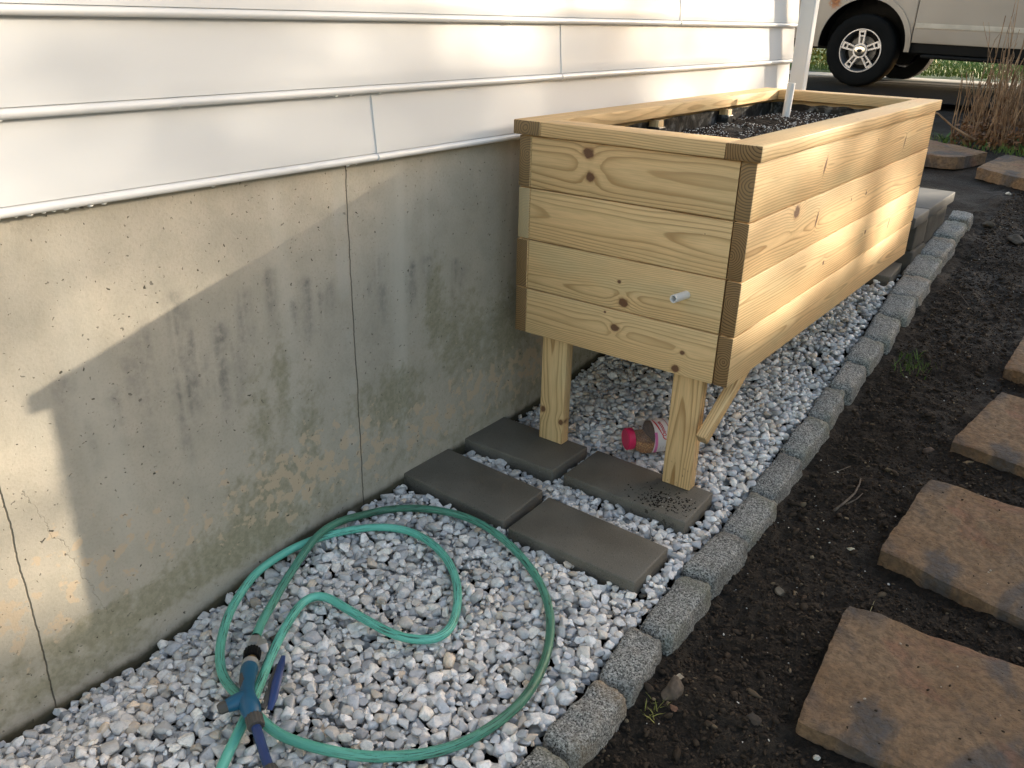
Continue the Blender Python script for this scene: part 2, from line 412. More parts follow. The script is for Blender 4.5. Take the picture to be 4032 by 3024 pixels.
def paint_mat():
    m = Mat('champagne_paint', .33, .5, .25); n = m.noise(None, .9, 2); x, y, z = m.sep(m.obj())
    c = m.mix(n.ss(.3, .7), (.225, .203, .180), (.28, .257, .23))
    d = ((x-(-.33))*(x+.33)+(z-.80)*(z-.80)).sqrt(); rn = m.noise(None, 30, 4, .6)
    rust = (d+(rn-.5)*.16).ss(.085, .03)*y.lt(.2)
    c = m.mix(rust, c, m.mix(rn.ss(.4, .6), (.28, .10, .025), (.12, .04, .012)))
    dusty = z.ss(.62, .42)*.35*m.noise(None, 6, 4).ss(.3, .7, .5, 1); c = m.mix(dusty, c, (.16, .13, .095))
    m.col(c); return m.m
PAINT = paint_mat()
PAINT2 = simple('pale_moulding', (.42, .38, .32), .4, .1)
BLACKP = simple('black_plastic', (.006, .006, .006), .55); RUBBER = simple('tyre_rubber', (.007, .007, .007), .85, bmp=.001)
ALLOY = simple('alloy_silver', (.42, .42, .44), .3, .8); CHROME = simple('chrome_cap', (.65, .62, .56), .12, 1, var=.03)
GLASS = simple('dark_glass', (.02, .024, .026), .06, spec=.8)
ASPHALT = simple('asphalt', (.010, .010, .0105), .95, var=.35, sc=60, bmp=.002)
ASPHALT.node_tree.nodes['Principled BSDF'].inputs['Specular IOR Level'].default_value = .12
for m_ in (BLACKP, RUBBER): m_.node_tree.nodes['Principled BSDF'].inputs['Specular IOR Level'].default_value = .12
CURB_LIT = simple('concrete_and_lit_asphalt', (.36, .35, .33), .85, var=.15, sc=14, bmp=.002)
PVC = simple('white_pvc', (.84, .81, .79), .4, var=.04)
PVCI = simple('pvc_inside', (.20, .17, .14), .6)
PINKINK = simple('pink_ink', (.55, .22, .20), .6)
LINER = Mat('black_liner', .28, .5); _n = LINER.noise(None, 26, 4, .65); LINER.col(LINER.mix(_n.ss(.5, .66), (.02, .02, .02), (.17, .17, .17))); LINER.bump(LINER.noise(None, 18, 3), .8, .01); LINER = LINER.m
BLOCK = simple('grey_block', (.06, .057, .05), .85, var=.3, sc=7, bmp=.003); SLAB = simple('grey_slab', (.085, .085, .083), .75, var=.14, sc=5, bmp=.0012)
def leafmat(name, a, b, sc=9):
    m = Mat(name, .6, .3); m.col(m.mix(m.noise(None, sc, 3).ss(.3, .7), a, b)); return m.m
GRASS = leafmat('grass_blades', (.05, .10, .018), (.13, .20, .04)); LAWN = leafmat('lawn_floor', (.04, .07, .018), (.085, .12, .03), 14)
BARK = leafmat('bark', (.09, .07, .055), (.17, .135, .10), 20); STEM = leafmat('dry_stems', (.13, .066, .030), (.32, .21, .125), 12)
DEADLEAF = leafmat('dead_leaves', (.10, .045, .018), (.20, .10, .045), 14); SHRUB = leafmat('shrub_leaves', (.10, .12, .015), (.22, .20, .03), 7)
STRAP = leafmat('strap_leaves', (.03, .075, .02), (.06, .13, .03)); TREEL = leafmat('tree_leaves', (.05, .09, .03), (.09, .13, .04))
# ------------------------------------------------------------------ ground, gravel
def band(a, b, st): return np.arange(a, b, st)
xs = np.concatenate([np.linspace(-60, -1, 30), np.linspace(-.9, .5, 30), band(.55, 2.3, .011), np.linspace(2.35, 4, 20), np.linspace(5, 60, 25)])
ys = np.concatenate([np.linspace(-60, -3, 25), np.linspace(-2.9, -1.6, 14), band(-1.55, 3.2, .011), band(3.2, 6.8, .03), np.linspace(7, 60, 50)])
def zsoil(X, Y):
    z = G(Y)-.062
    bed = np.clip((X-.62)/.1, 0, 1)*np.clip((7-Y), 0, 1)
    z = z+bed*((fbm(X*5, Y*5, 3, 3)-.5)*.045+(fbm(X*38, Y*38, 9, 4, .6)-.5)*.028)
    z = z+bed*.018*np.clip(1-(X-cob_out(Y))/.05, 0, 1)*fbm(X*12, Y*12, 5, 2)
    return z-.03*(1-np.clip((X-.62)/.1, 0, 1))*np.clip((3.4-Y), 0, 1)
V, F = grid(xs, ys, zsoil)
tag(link('ground', npmesh('ground', V, F, True), SOIL), kind='structure')

PAV = [((-.150, .087), (-.137, -.114), (.227, -.104), (.227, .085), -.033, 'P1'),
       ((-.108, -.189), (-.098, -.383), (.275, -.399), (.265, -.205), -.036, 'P2'),
       ((.261, .087), (.263, -.102), (.649, -.109), (.642, .08), -.033, 'P3'),
       ((.297, -.223), (.302, -.415), (.670, -.411), (.666, -.232), -.036, 'P4'),
       ((.22, 2.02), (.22, 1.83), (.612, 1.845), (.612, 2.02), .200, 'P5')]
def gravel():
    st = .003; x0, x1, y0, y1 = -.095, .80, -1.95, 2.45
    nx, ny = int((x1-x0)/st), int((y1-y0)/st)
    gx = x0+(np.arange(nx)+.5)*st; gy = y0+(np.arange(ny)+.5)*st; X, Y = np.meshgrid(gx, gy)
    dip = .075*np.clip((-.75-Y)/.45, 0, 1)*np.clip(1-(X+.095)/.22, 0, 1)
    tgt = G(Y)-dip+(fbm(X*6, Y*6, 21, 2)-.5)*.022
    H = tgt-.042
    blocked = X > cob_in(Y)-.002
    for p in PAV:
        px = [q[0] for q in p[:4]]; py_ = [q[1] for q in p[:4]]
        blocked |= (X > min(px)+.004) & (X < max(px)-.004) & (Y > min(py_)+.006) & (Y < max(py_)-.006)
    blocked |= (X < .64) & (Y > 2.06)
    H[blocked] += 9
    P = []; S = []
    def run(n, lo, hi, allow, ylim):
        for _ in range(n):
            a = lo+(hi-lo)*random.random()**1.6; b = a*random.uniform(.68, .95); c = a*random.uniform(.5, .75)
            r = math.sqrt(a*b)*.86
            cx = random.uniform(x0+r, x1-r); cy = random.uniform(*ylim)
            ix0 = int((cx-r-x0)/st); ix1 = int((cx+r-x0)/st)+1; iy0 = int((cy-r-y0)/st); iy1 = int((cy+r-y0)/st)+1
            if ix0 < 0 or iy0 < 0 or iy1 >= ny or ix1 >= nx: continue
            h = H[iy0:iy1, ix0:ix1]
            d2 = ((gx[ix0:ix1]-cx)**2)[None]+((gy[iy0:iy1]-cy)**2)[:, None]; mk = d2 < r*r
            if not mk.any() or h[mk].max() > 5: continue
            prof = c*np.sqrt(np.clip(1-d2[mk]/(r*r), 0, 1))
            zc = np.quantile(h[mk]+prof, .72)
            if zc+c*.55 > tgt[(iy0+iy1)//2, (ix0+ix1)//2]+allow: continue
            P.append((cx, cy, zc)); S.append((a, b, c))
            hh = h.copy(); hh[mk] = np.maximum(h[mk], zc+prof*.95); H[iy0:iy1, ix0:ix1] = hh
    run(24000, .0118, .0215, .004, (-1.9, .9)); run(9000, .010, .017, .004, (.9, 2.4))
    run(16000, .006, .0105, .001, (-1.9, .9))
    run(60, .018, .024, .014, (-1.7, -.5))
    P = np.array(P); S = np.array(S); n = len(P)
    tint = np.empty((n, 3)); k = rng.random(n); v = rng.uniform(.48, .95, n)[:, None]
    tint[:] = v*np.array([1.02, .99, .965]); t = (k > .72) & (k < .9); tint[t] = (v*np.array([1.06, .99, .90]))[t]
    t = k >= .962; tint[t] = (v*np.array([1.02, .84, .66]))[t]; t = k < .16; tint[t] = (v*.74*np.array([.98, .98, 1.02]))[t]
    V_, F_, A_ = [], [], []; off = 0
    big = (P[:, 1] < .25)
    for sel, sub in ((big, 3), (~big, 2)):
        pr, Fi = rock_protos(26, sub, rng, .42, .74, 12); idx = np.where(sel)[0]
        Vv, Fv, kk = scatter(pr, Fi, P[idx], S[idx], rotmats(rng, len(idx), .35), rng.integers(0, 26, len(idx)))
        V_.append(Vv); F_.append(Fv+off); A_.append(np.repeat(tint[idx], kk, 0)); off += len(Vv)
    me = npmesh('gravel', np.concatenate(V_), np.concatenate(F_), True, {'tint': np.concatenate(A_)})
    print('stones', n)
    return tag(link('gravel', me, STONE), kind='stuff', label='pale grey crushed marble gravel between the house wall and granite edging', cat='gravel')
gravel()
# ------------------------------------------------------------------ granite edging
CB = [(-1.11, 0.205), (-0.9, 0.202), (-0.698, 0.187), (-0.511, 0.248), (-0.263, 0.229), (-0.034, 0.235), (0.201, 0.237), (0.438, 0.233), (0.671, 0.209), (0.88, 0.217), (1.097, 0.198), (1.295, 0.22), (1.515, 0.218), (1.733, 0.227), (1.96, 0.257), (2.217, 0.251), (2.468, 0.275), (2.743, 0.14)]
ORD = ['cut off by the bottom edge of the photo', 'buff brown, second from the bottom edge of the photo', 'dark and speckled, beside the brown rock', 'broad, level with the nearest dark paver corner', 'wedged between the near and far right pavers', 'just past the front leg of the planter', 'second past the front leg of the planter', 'third past the front leg, under the brace end', 'long, fourth past the front leg', 'fifth past the front leg, left of the small grass tuft', 'sixth past the front leg, beside the grass tuft', 'seventh past the front leg, pale top', 'eighth past the front leg, below the planter corner', 'ninth past the front leg, beside the block step foot', 'tenth past the front leg, against the block step', 'bluish grey, beside the block step', 'tall and rounded, last but one of the row', 'small square one at the far end of the row']
def cobble(y0, ln, i):
    V, F = ico(4); V = V.copy(); V = V/(np.sum(np.abs(V)**12, 1)**(1/12))[:, None]
    # rounded-box proportions, then rough faces
    n = V/np.linalg.norm(V, axis=1, keepdims=True)
    yc = y0+ln/2; xi = float(cob_in(yc)); xo = float(cob_out(yc)); wd = (xo-xi)/2+.004; h = .06
    q = V*np.array([wd, ln/2-.004, h])
    nz = (fbm(q[:, 0]*28+i*9, q[:, 1]*28+q[:, 2]*17, 30+i, 3)-.5)*.013+(fbm(q[:, 0]*90+q[:, 2]*70, q[:, 1]*90-i, 50+i, 2)-.5)*.005
    q = q+n*nz[:, None]; q[:, 0] += .006*np.sin(i*2.1)*q[:, 1]/ln; q[:, 2] += q[:, 0]*random.uniform(-.12, .05)+q[:, 1]*random.uniform(-.05, .05)
    q[:, 0] *= 1-.10*np.clip(q[:, 2]/h, 0, 1); q[:, 1] *= 1-.02*np.clip(q[:, 2]/h, 0, 1)
    me = npmesh('edging_stone', q, F, True)
    o = link('edging_stone', me, GRAN[[0, 2, 1, 0, 1, 0, 1, 0, 0, 1, 0, 0, 0, 2, 0, 2][i % 16] if i > 0 else 0])
    sl = (g(yc+.1)-g(yc-.1))/.2
    o.location = ((xi+xo)/2+random.uniform(-.004, .004), yc, g(yc)-h+.004+random.uniform(-.004, .005))
    dx = float(cob_in(yc+.1)-cob_in(yc-.1))/.2
    o.rotation_euler = (math.atan(sl), 0, -math.atan(dx)+random.uniform(-.05, .05))
    tag(o, 'rough granite edging block, '+ORD[i], 'edging stone', 'granite blocks edging the gravel strip')
yy_ = -.98
for i, (y0, ln) in enumerate(CB):
    cobble(y0, ln, i)
# ------------------------------------------------------------------ pavers
PL = {'P1': 'dark damp concrete paver under the left front leg, against the wall', 'P2': 'plain dark paver in front of the left leg paver, touching the wall',
      'P3': 'dark paver under the right front leg, splashed with soil', 'P4': 'nearest plain dark paver, beside the hose loop and edging',
      'P5': 'half hidden grey paver under the far corner of the planter'}
def paver(q, z, nm):
    cx = sum(p[0] for p in q)/4; cy = sum(p[1] for p in q)/4; m = MB(); t = .05
    bm = m.bm; lo = [bm.verts.new((p[0]-cx, p[1]-cy, -t)) for p in q]; hi = [bm.verts.new((p[0]-cx, p[1]-cy, 0)) for p in q]
    bm.faces.new(lo); bm.faces.new(hi)
    for i in range(4): bm.faces.new((lo[i], lo[(i+1) % 4], hi[(i+1) % 4], hi[i]))
    bmesh.ops.bevel(bm, geom=list(bm.edges), offset=.0045, segments=3, profile=.6, affect='EDGES')
    o = m.build('concrete_paver', PAVER, None, ang=50); o.location = (cx, cy, z); o['splash'] = 1.0 if nm == 'P3' else 0.0
    if nm == 'P5': o.rotation_euler = (.14, 0, 0)
    tag(o, PL[nm], 'paver', 'dark concrete pavers set in the gravel')
for p in PAV: paver(p[:4], p[4], p[5])
# ------------------------------------------------------------------ flagstones
def flag(bl, br, tr, tl, z, tilt, t, i, label):
    xs_ = np.linspace(-1, 1, 60); ys_ = np.linspace(-1, 1, 48); cx = (bl[0]+br[0]+tr[0]+tl[0])/4; cy = (bl[1]+br[1]+tr[1]+tl[1])/4
    X, Y = np.meshgrid(xs_, ys_); rad = 1-.006*((np.abs(X)**14)+(np.abs(Y)**14))
    ed = 1-.014*np.clip(np.abs(X*Y)-.86, 0, 1)/.14
    jx = (fbm(Y*9+i*7, X*0+i, 60+i, 4)-.5)*.006; jy = (fbm(X*11+i*5, Y*0+i, 70+i, 4)-.5)*.006
    u_, v_ = (X*ed+1)/2, (Y*ed+1)/2
    PX = (1-u_)*(1-v_)*bl[0]+u_*(1-v_)*br[0]+u_*v_*tr[0]+(1-u_)*v_*tl[0]-cx+jx*np.abs(X)**4; PY = (1-u_)*(1-v_)*bl[1]+u_*(1-v_)*br[1]+u_*v_*tr[1]+(1-u_)*v_*tl[1]-cy+jy*np.abs(Y)**4
    edge = np.maximum(np.abs(X), np.abs(Y)); Z = (fbm(PX*9+i, PY*9, 80+i, 4)-.5)*.020-np.clip((edge-.96)/.04, 0, 1)**2*.0035
    top = np.stack([PX, PY, Z], -1).reshape(-1, 3); nx, ny = 60, 48
    ii = (np.arange(ny-1)[:, None]*nx+np.arange(nx-1)[None]).ravel(); F = [np.stack([ii, ii+1, ii+nx+1, ii+nx], 1)]
    rim = list(range(nx))+[k*nx+nx-1 for k in range(1, ny)]+[(ny-1)*nx+k for k in range(nx-2, -1, -1)]+[k*nx for k in range(ny-2, 0, -1)]
    V = [top]; last = rim; base = len(top)
    for lvl in (1, 2, 3, 4):
        rv = top[rim].copy(); rv[:, 2] -= t*lvl/4; jn = (fbm(np.arange(len(rim))*.35, np.full(len(rim), lvl*1.7), 90+i, 3)-.5)*.007
        ctr = rv[:, :2]/np.linalg.norm(rv[:, :2], axis=1, keepdims=True); rv[:, :2] += ctr*jn[:, None]
        cur = list(range(base, base+len(rim))); V.append(rv); n_ = len(rim)
        F.append(np.array([[last[k], cur[k], cur[(k+1) % n_], last[(k+1) % n_]] for k in range(n_)])); last = cur; base += n_
    me = npmesh('stepping_stone', np.concatenate(V), np.concatenate(F), True); me.materials.append(FLAG)
    o = bpy.data.objects.new('stepping_stone', me); COL.objects.link(o)
    bm = bmesh.new(); bm.from_mesh(me)
    for e in bm.edges:
        if len(e.link_faces) == 2 and e.calc_face_angle(0) > R(55): e.smooth = False
    bm.to_mesh(me); bm.free()
    o.location = (cx, cy, z); o.rotation_euler = (tilt, 0, 0)
    tag(o, label, 'stepping stone', 'tan stepping stones laid on the soil'); return o
flag((1.104, -.527), (1.68, -.50), (1.66, -.05), (1.073, -.098), -.087, 0, .05, 1, 'tan stepping stone with a grey blotch, nearest the camera')
flag((1.073, .160), (1.66, .05), (1.66, .56), (1.098, .562), -.057, .11, .05, 2, 'tan stepping stone, second from the camera, blue grey streak on top')
flag((1.102, .786), (1.66, .70), (1.70, 1.10), (1.171, 1.166), .021, .14, .05, 3, 'bluish tan stepping stone, third from the camera, beside bare soil')
flag((1.145, 1.348), (1.70, 1.24), (1.72, 1.62), (1.161, 1.66), .093, .14, .05, 4, 'stepping stone cut off by the right edge, fourth from the camera')
flag((-.10, 4.06), (.387, 4.142), (.497, 4.46), (.0, 4.85), .425, .03, .075, 5, 'raised brown stepping stone just behind the far planter corner')
flag((.53, 3.936), (1.15, 3.54), (1.25, 4.2), (.585, 4.555), .398, .04, .065, 6, 'brown stepping stone below the dry shrub, cut off by the right edge')
# ------------------------------------------------------------------ planter
W, LN, ZB, T = .6683, 1.7457, .316, .038
ZL = [0, .1356, .2772, .4203, .5588]
pl = empty('planter_box', (.334, .02, -.033))
def board(name, a, ax, size, pith=(0, 0, .03), ring=.0052, tone=1., endtone=0., knots=(), seed=None, dirt=0., bev=.0028, parent=None, mat4=None, label=None):
    """a: world start corner centre; ax: 'x','y','z' long axis; size=(len, thick(local y), width(local z))"""
    L, th, wd = size; m = MB(); m.box((0, -th/2, -wd/2), (L, th/2, wd/2), bev, 2)
    o = m.build(name, WOOD, None, ang=45)
    if mat4 is not None: o.matrix_world = mat4
    else:
        rot = {'x': Matrix.Identity(4), 'y': Matrix.Rotation(R(90), 4, 'Z'), 'z': Matrix(((0, 0, 1, 0), (0, 1, 0, 0), (1, 0, 0, 0), (0, 0, 0, 1))) @ Matrix.Identity(4),
               'yflat': Matrix.Rotation(R(90), 4, 'Z') @ Matrix.Rotation(R(90), 4, 'X'), 'xflat': Matrix.Rotation(R(90), 4, 'X')}[ax]
        o.matrix_world = Matrix.Translation(a) @ rot
    p = parent or pl
    bpy.context.view_layer.update()
    mw = o.matrix_world.copy(); o.parent = p; o.matrix_parent_inverse = Matrix.Translation(-Vector(p.location)) if p is pl else Matrix.Identity(4)
    o['pith'] = [float(v) for v in pith]; o['ring'] = float(ring); o['tone'] = float(tone); o['endtone'] = float(endtone); o['dirt'] = float(dirt)
    o['seed'] = float(random.uniform(0, 9) if seed is None else seed)
    for k in range(5):
        o['knot%d' % (k+1)] = [float(v) for v in (knots[k] if k < len(knots) else (-9, -9, 0))]
    if label: o['label'] = label
    return o
# local Z is up for the wall boards; zb->centre offset
def kz(i, z): return z-ZB-(ZL[i]+ZL[i+1])/2
RS = [((0, .004, -.012), .0062, 0), ((0, .002, .004), .0066, 0), ((0, .010, -.01), .0060, 0), ((0, -.02, .01), .0080, .08)]
KN = [[(.94, kz(0, .405), .0001)], [], [], []]
sideK = [[(1.24, kz(0, .262), .016), (.775, kz(0, .295), .006)],
         [(1.05, .01, .007), (.635, kz(1, .512), .006), (1.352, -.01, -.006)],
         [(.322, kz(2, .713), .017), (.502, .0, -.007), (.97, kz(2, .672), .006), (.812, .01, .004)],
         [(.50, .005, -.008), (1.0, .03, .003), (1.352, -.01, -.007)]]
leftP = [((0, .02, .02), .0058, 0), ((0, .03, -.01), .0058, 0), ((0, -.03, -.03), .007, .65), ((0, .001, .022), .0064, .1)]
frontP = [((0, .055, .01), .0045), ((0, -.06, -.03), .0048), ((0, .030, .012), .0085), ((0, .034, .008), .0095)]
frontK = [[(.334-T, kz(0, .401), .010), (.521-T, kz(0, .334), .010), (.537-T, kz(0, .381), .006), (.30-T, .055, .003)],
          [(.353-T, kz(1, .476), .0125), (.335-T, kz(1, .53), .005)], [(.56-T, .03, .0015)], [(.219-T, kz(3, .849), .0135), (.229-T, kz(3, .789), .0125)]]
for i in range(4):
    z0, z1 = ZB+ZL[i]+.0014, ZB+ZL[i+1]-.0014; zm = (z0+z1)/2; h = z1-z0; j = random.uniform(-.0012, .0012)
    board('side_board', (W-T/2+j, 0+random.uniform(-.001, .003), zm), 'y', (LN, T, h), RS[i][0], RS[i][1], 1.10, RS[i][2], sideK[i])
    board('side_board', (T/2, random.uniform(-.001, .003), zm), 'y', (LN, T, h), leftP[i][0], leftP[i][1], 1, leftP[i][2], [])
    board('end_board', (T+.0012, T/2+.002+j, zm), 'x', (W-2*T-.0035, T, h), frontP[i][0], frontP[i][1], [1.0, 1.03, 1.06, 1.0][i], 0, frontK[i])
    board('end_board', (T+.0012, LN-T/2-.002, zm), 'x', (W-2*T-.0035, T, h), frontP[3-i][0], .006, .97, 0, [])
zt = ZB+.5588; cw = .0864; oL = .0118; ov = .0129
# rails: local y is up after the flat rotation, local z is across
board('top_rail', (W+oL-cw/2, -ov, zt+T/2+.001), 'yflat', (LN+2*ov, T-.001, cw), (0, .030, .045), .0078, 1.05, 0, [(.78, .02, .004), (1.5, -.01, .005)], 2.2)
board('top_rail', (-oL+cw/2, -ov, zt+T/2+.001), 'yflat', (LN+2*ov, T-.001, cw), (0, .0, .008), .0075, 1.0, .1, [(1.25, .03, .006)], 4.4, label='top rail nearest the house with a darker weathered end')
board('top_rail', (-oL+cw+.001, -ov+cw/2+.001, zt+T/2+.001), 'xflat', (W+2*oL-2*cw-.002, T-.001, cw), (0, .05, .0), .0055, 1.0, 0, [(.452-.075, -cw/2, .008)], 6.1)
board('top_rail', (-oL+cw+.001, LN+ov-cw/2-.001, zt+T/2+.001), 'xflat', (W+2*oL-2*cw-.002, T-.001, cw), (0, .05, .03), .005, .98, 0, [], 5.5)
def leg(x, y, zf, seed, kn=(), dirt=0.):
    # long axis up: local x -> world z, local y -> world y, local z -> world -x
    m4 = Matrix(((0, 0, -1, x), (0, 1, 0, y), (1, 0, 0, zf), (0, 0, 0, 1)))
    return board('leg', None, None, (ZB+.2-zf, .036, .0855), (0, .035, .0), .0056, 1.0, .3, kn, seed, dirt, mat4=m4)
leg(.1165, .042+.018, -.032, 1.3, [(.10, .03, .009), (.075, -.035, .008)])
leg(.544, .042+.018, -.032, 7.7, [(.45, .0, .004)], .9)
leg(.1165, LN-.06, g(LN-.06)-.03, 3.3); leg(.455, LN-.06, g(LN-.06)-.03, 5.1)
# short brace on the outside of the front leg
a, b = Vector((.622, -.005, .158)), Vector((.648, .30, .40)); d = (b-a).normalized()
yv = Vector((1, 0, 0)); yv = (yv-d*yv.dot(d)).normalized(); zv = d.cross(yv)
mm = Matrix((d, yv, zv)).transposed().to_4x4(); mm.translation = a
board('brace', None, None, ((b-a).length, .030, .036), (0, .01, -.02), .006, 1.0, .35, [], 3.9, .6, bev=.006, mat4=mm)
# inside: battens and liner
def inpl(o):
    o.parent = pl; o.matrix_parent_inverse = Matrix.Translation(-Vector(pl.location)); return o
for yb in (.66, 1.20):
    board('batten', (T+.019+.004, yb, .40), 'z', (.468, .037, .036), (0, .03, .0), .006, .98, .8, [], None)
for yb in (.5, 1.2): board('batten', (W-T-.023, yb, .40), 'z', (.455, .037, .036), (0, .03, .0), .006, .98, .6, [], None)
board('floor_board', (T+.002, LN/2, ZB+.02), 'x', (W-2*T-.004, LN-2*T-.006, .022), (0, .03, .03), .006, .95)
def liner():
    m = MB(); bm = m.bm; x0, x1, y0, y1 = T+.0025, W-T-.0025, T+.004, LN-T-.004; P = []
    N_ = 60
    for (ax, ay, bx, by) in ((x0, y0, x0, y1), (x0, y1, x1, y1), (x1, y1, x1, y0), (x1, y0, x0, y0)):
        for k in range(N_): t = k/N_; P.append((ax+(bx-ax)*t, ay+(by-ay)*t))
    lo = [bm.verts.new((p[0], p[1], ZB+.035)) for p in P]
    hi = [bm.verts.new((p[0], p[1], .862+.002*math.sin(i*.23)+.0022*math.sin(i*.71))) for i, p in enumerate(P)]
    n = len(P)
    for i in range(n): bm.faces.new((lo[i], lo[(i+1) % n], hi[(i+1) % n], hi[i]))
    return inpl(m.build('liner', LINER, None, True))
liner()
for yb in (.66, 1.20):
    m = MB(); m.box((T+.002, yb-.023, .52), (T+.046, yb+.023, .848), .003); inpl(m.build('batten_wrap', LINER, None))
tag(pl, 'raised pale pine planter box on wooden legs beside the house', 'planter')
# potting soil with perlite, one mass inside the box
def potting():
    xs_ = np.linspace(T+.004, W-T-.004, 90); ys_ = np.linspace(T+.006, LN-T-.006, 240)
    zf = lambda X, Y: .830+(fbm(X*5, Y*5, 41, 3)-.5)*.03+(fbm(X*60, Y*60, 43, 3)-.5)*.014-.02*np.clip(1-(X-T)/.12, 0, 1)+.012*np.exp(-((X-.22)**2+(Y-1.35)**2)/.01)
    V, F = grid(xs_, ys_, zf); n1 = 9000
    x = rng.uniform(xs_[0]+.005, xs_[-1]-.005, n1); y = rng.uniform(.3, ys_[-1]-.005, n1)
    keep = (vnoise(x*9, y*9, 5) > .25); x, y = x[keep], y[keep]; n1 = len(x)
    white = rng.random(n1) < .48; r = np.where(white, rng.uniform(.0011, .0027, n1), rng.uniform(.0015, .0045, n1))
    pr, Fi = rock_protos(8, 2, rng, .6, .9, 8)
    S = np.stack([r*rng.uniform(.9, 1.5, n1), r, r*.8], 1); pos = np.stack([x, y, zf(x, y)+r*.3], 1)
    Vv, Fv, k = scatter(pr, Fi, pos, S, rotmats(rng, n1, .6), rng.integers(0, 8, n1))
    Ft = np.concatenate([F[:, [0, 1, 2]], F[:, [0, 2, 3]]]); me = npmesh('potting_soil', np.concatenate([V, Vv]), np.concatenate([Ft, Fv+len(V)]), True,
        mi=np.concatenate([np.zeros(len(Ft)), np.repeat(np.where(white, 1, 2), len(Fi))]))
    for m_ in (POT, simple('perlite', (.62, .60, .57), .8), simple('bark_bits', (.035, .020, .012), .85)): me.materials.append(m_)
    tag(link('potting_soil', me), kind='stuff', label='dark potting mix flecked with white perlite inside the planter', cat='soil')
potting()
def pipe(name, a, b, r, label, cat, wall=.0028, writing=None):
    a, b = Vector(a), Vector(b); d = (b-a); L = d.length; root = empty(name, a)
    m = MB(); bm = m.bm; n = 28
    ring = lambda z, rr: [bm.verts.new((rr*math.cos(2*math.pi*k/n), rr*math.sin(2*math.pi*k/n), z)) for k in range(n)]
    rs = [ring(0, r), ring(L-.0006, r), ring(L, r-.0006), ring(L, r-wall), ring(max(L-.12, .0), r-wall)]
    for i in range(4):
        for k in range(n): bm.faces.new((rs[i][k], rs[i][(k+1) % n], rs[i+1][(k+1) % n], rs[i+1][k]))
    bm.faces.new(rs[4])
    o = m.build('pipe_wall', PVC, root, ang=40)
    root.rotation_euler = d.to_track_quat('Z', 'Y').to_euler()
    tag(root, label, cat)
    return root, L
def text_mesh(s, size, ext=0.0, bold=0.0):
    cu = bpy.data.curves.new('t', 'FONT'); cu.body = s; cu.size = size; cu.extrude = ext; cu.offset = bold; cu.resolution_u = 3
    o = bpy.data.objects.new('t', cu); COL.objects.link(o); dg = bpy.context.evaluated_depsgraph_get()
    me = bpy.data.meshes.new_from_object(o.evaluated_get(dg)); bpy.data.objects.remove(o)
    bm = bmesh.new(); bm.from_mesh(me); bmesh.ops.triangulate(bm, faces=bm.faces)
    for _ in range(2):
        le = [e for e in bm.edges if e.calc_length() > size*.22]
        if le: bmesh.ops.subdivide_edges(bm, edges=le, cuts=1)
    bmesh.ops.triangulate(bm, faces=bm.faces); bm.to_mesh(me); bm.free(); return me
def wrap(me, fn):
    for v in me.vertices: v.co = Vector(fn(*v.co))
    me.update(); return me
pr_, PLen = pipe('watering_pipe', (.198, 1.45, .74), (.203, 1.452, .957), .0148, 'white plastic pipe with pink printing standing upright in the planter soil', 'pipe', .003)
az0 = math.atan2(-1.87-1.45, 1.38-.2)
tm = text_mesh('1/2" PVC 1120 SCH 40', .0125)
# printing runs down the pipe: text x -> down the pipe, text y -> around
def pw(x, y, z): an = az0-.25+(y-.004)/.0148; return ((.0151)*math.cos(an), (.0151)*math.sin(an), PLen-.006-x)
o = link('printing', wrap(tm, pw), PINKINK, pr_)
pf, _ = pipe('drain_pipe', (.532, .015, .535), (.525, -.058, .538), .0103, 'short white drain pipe stub poking out of the front planter board', 'pipe', .0024)
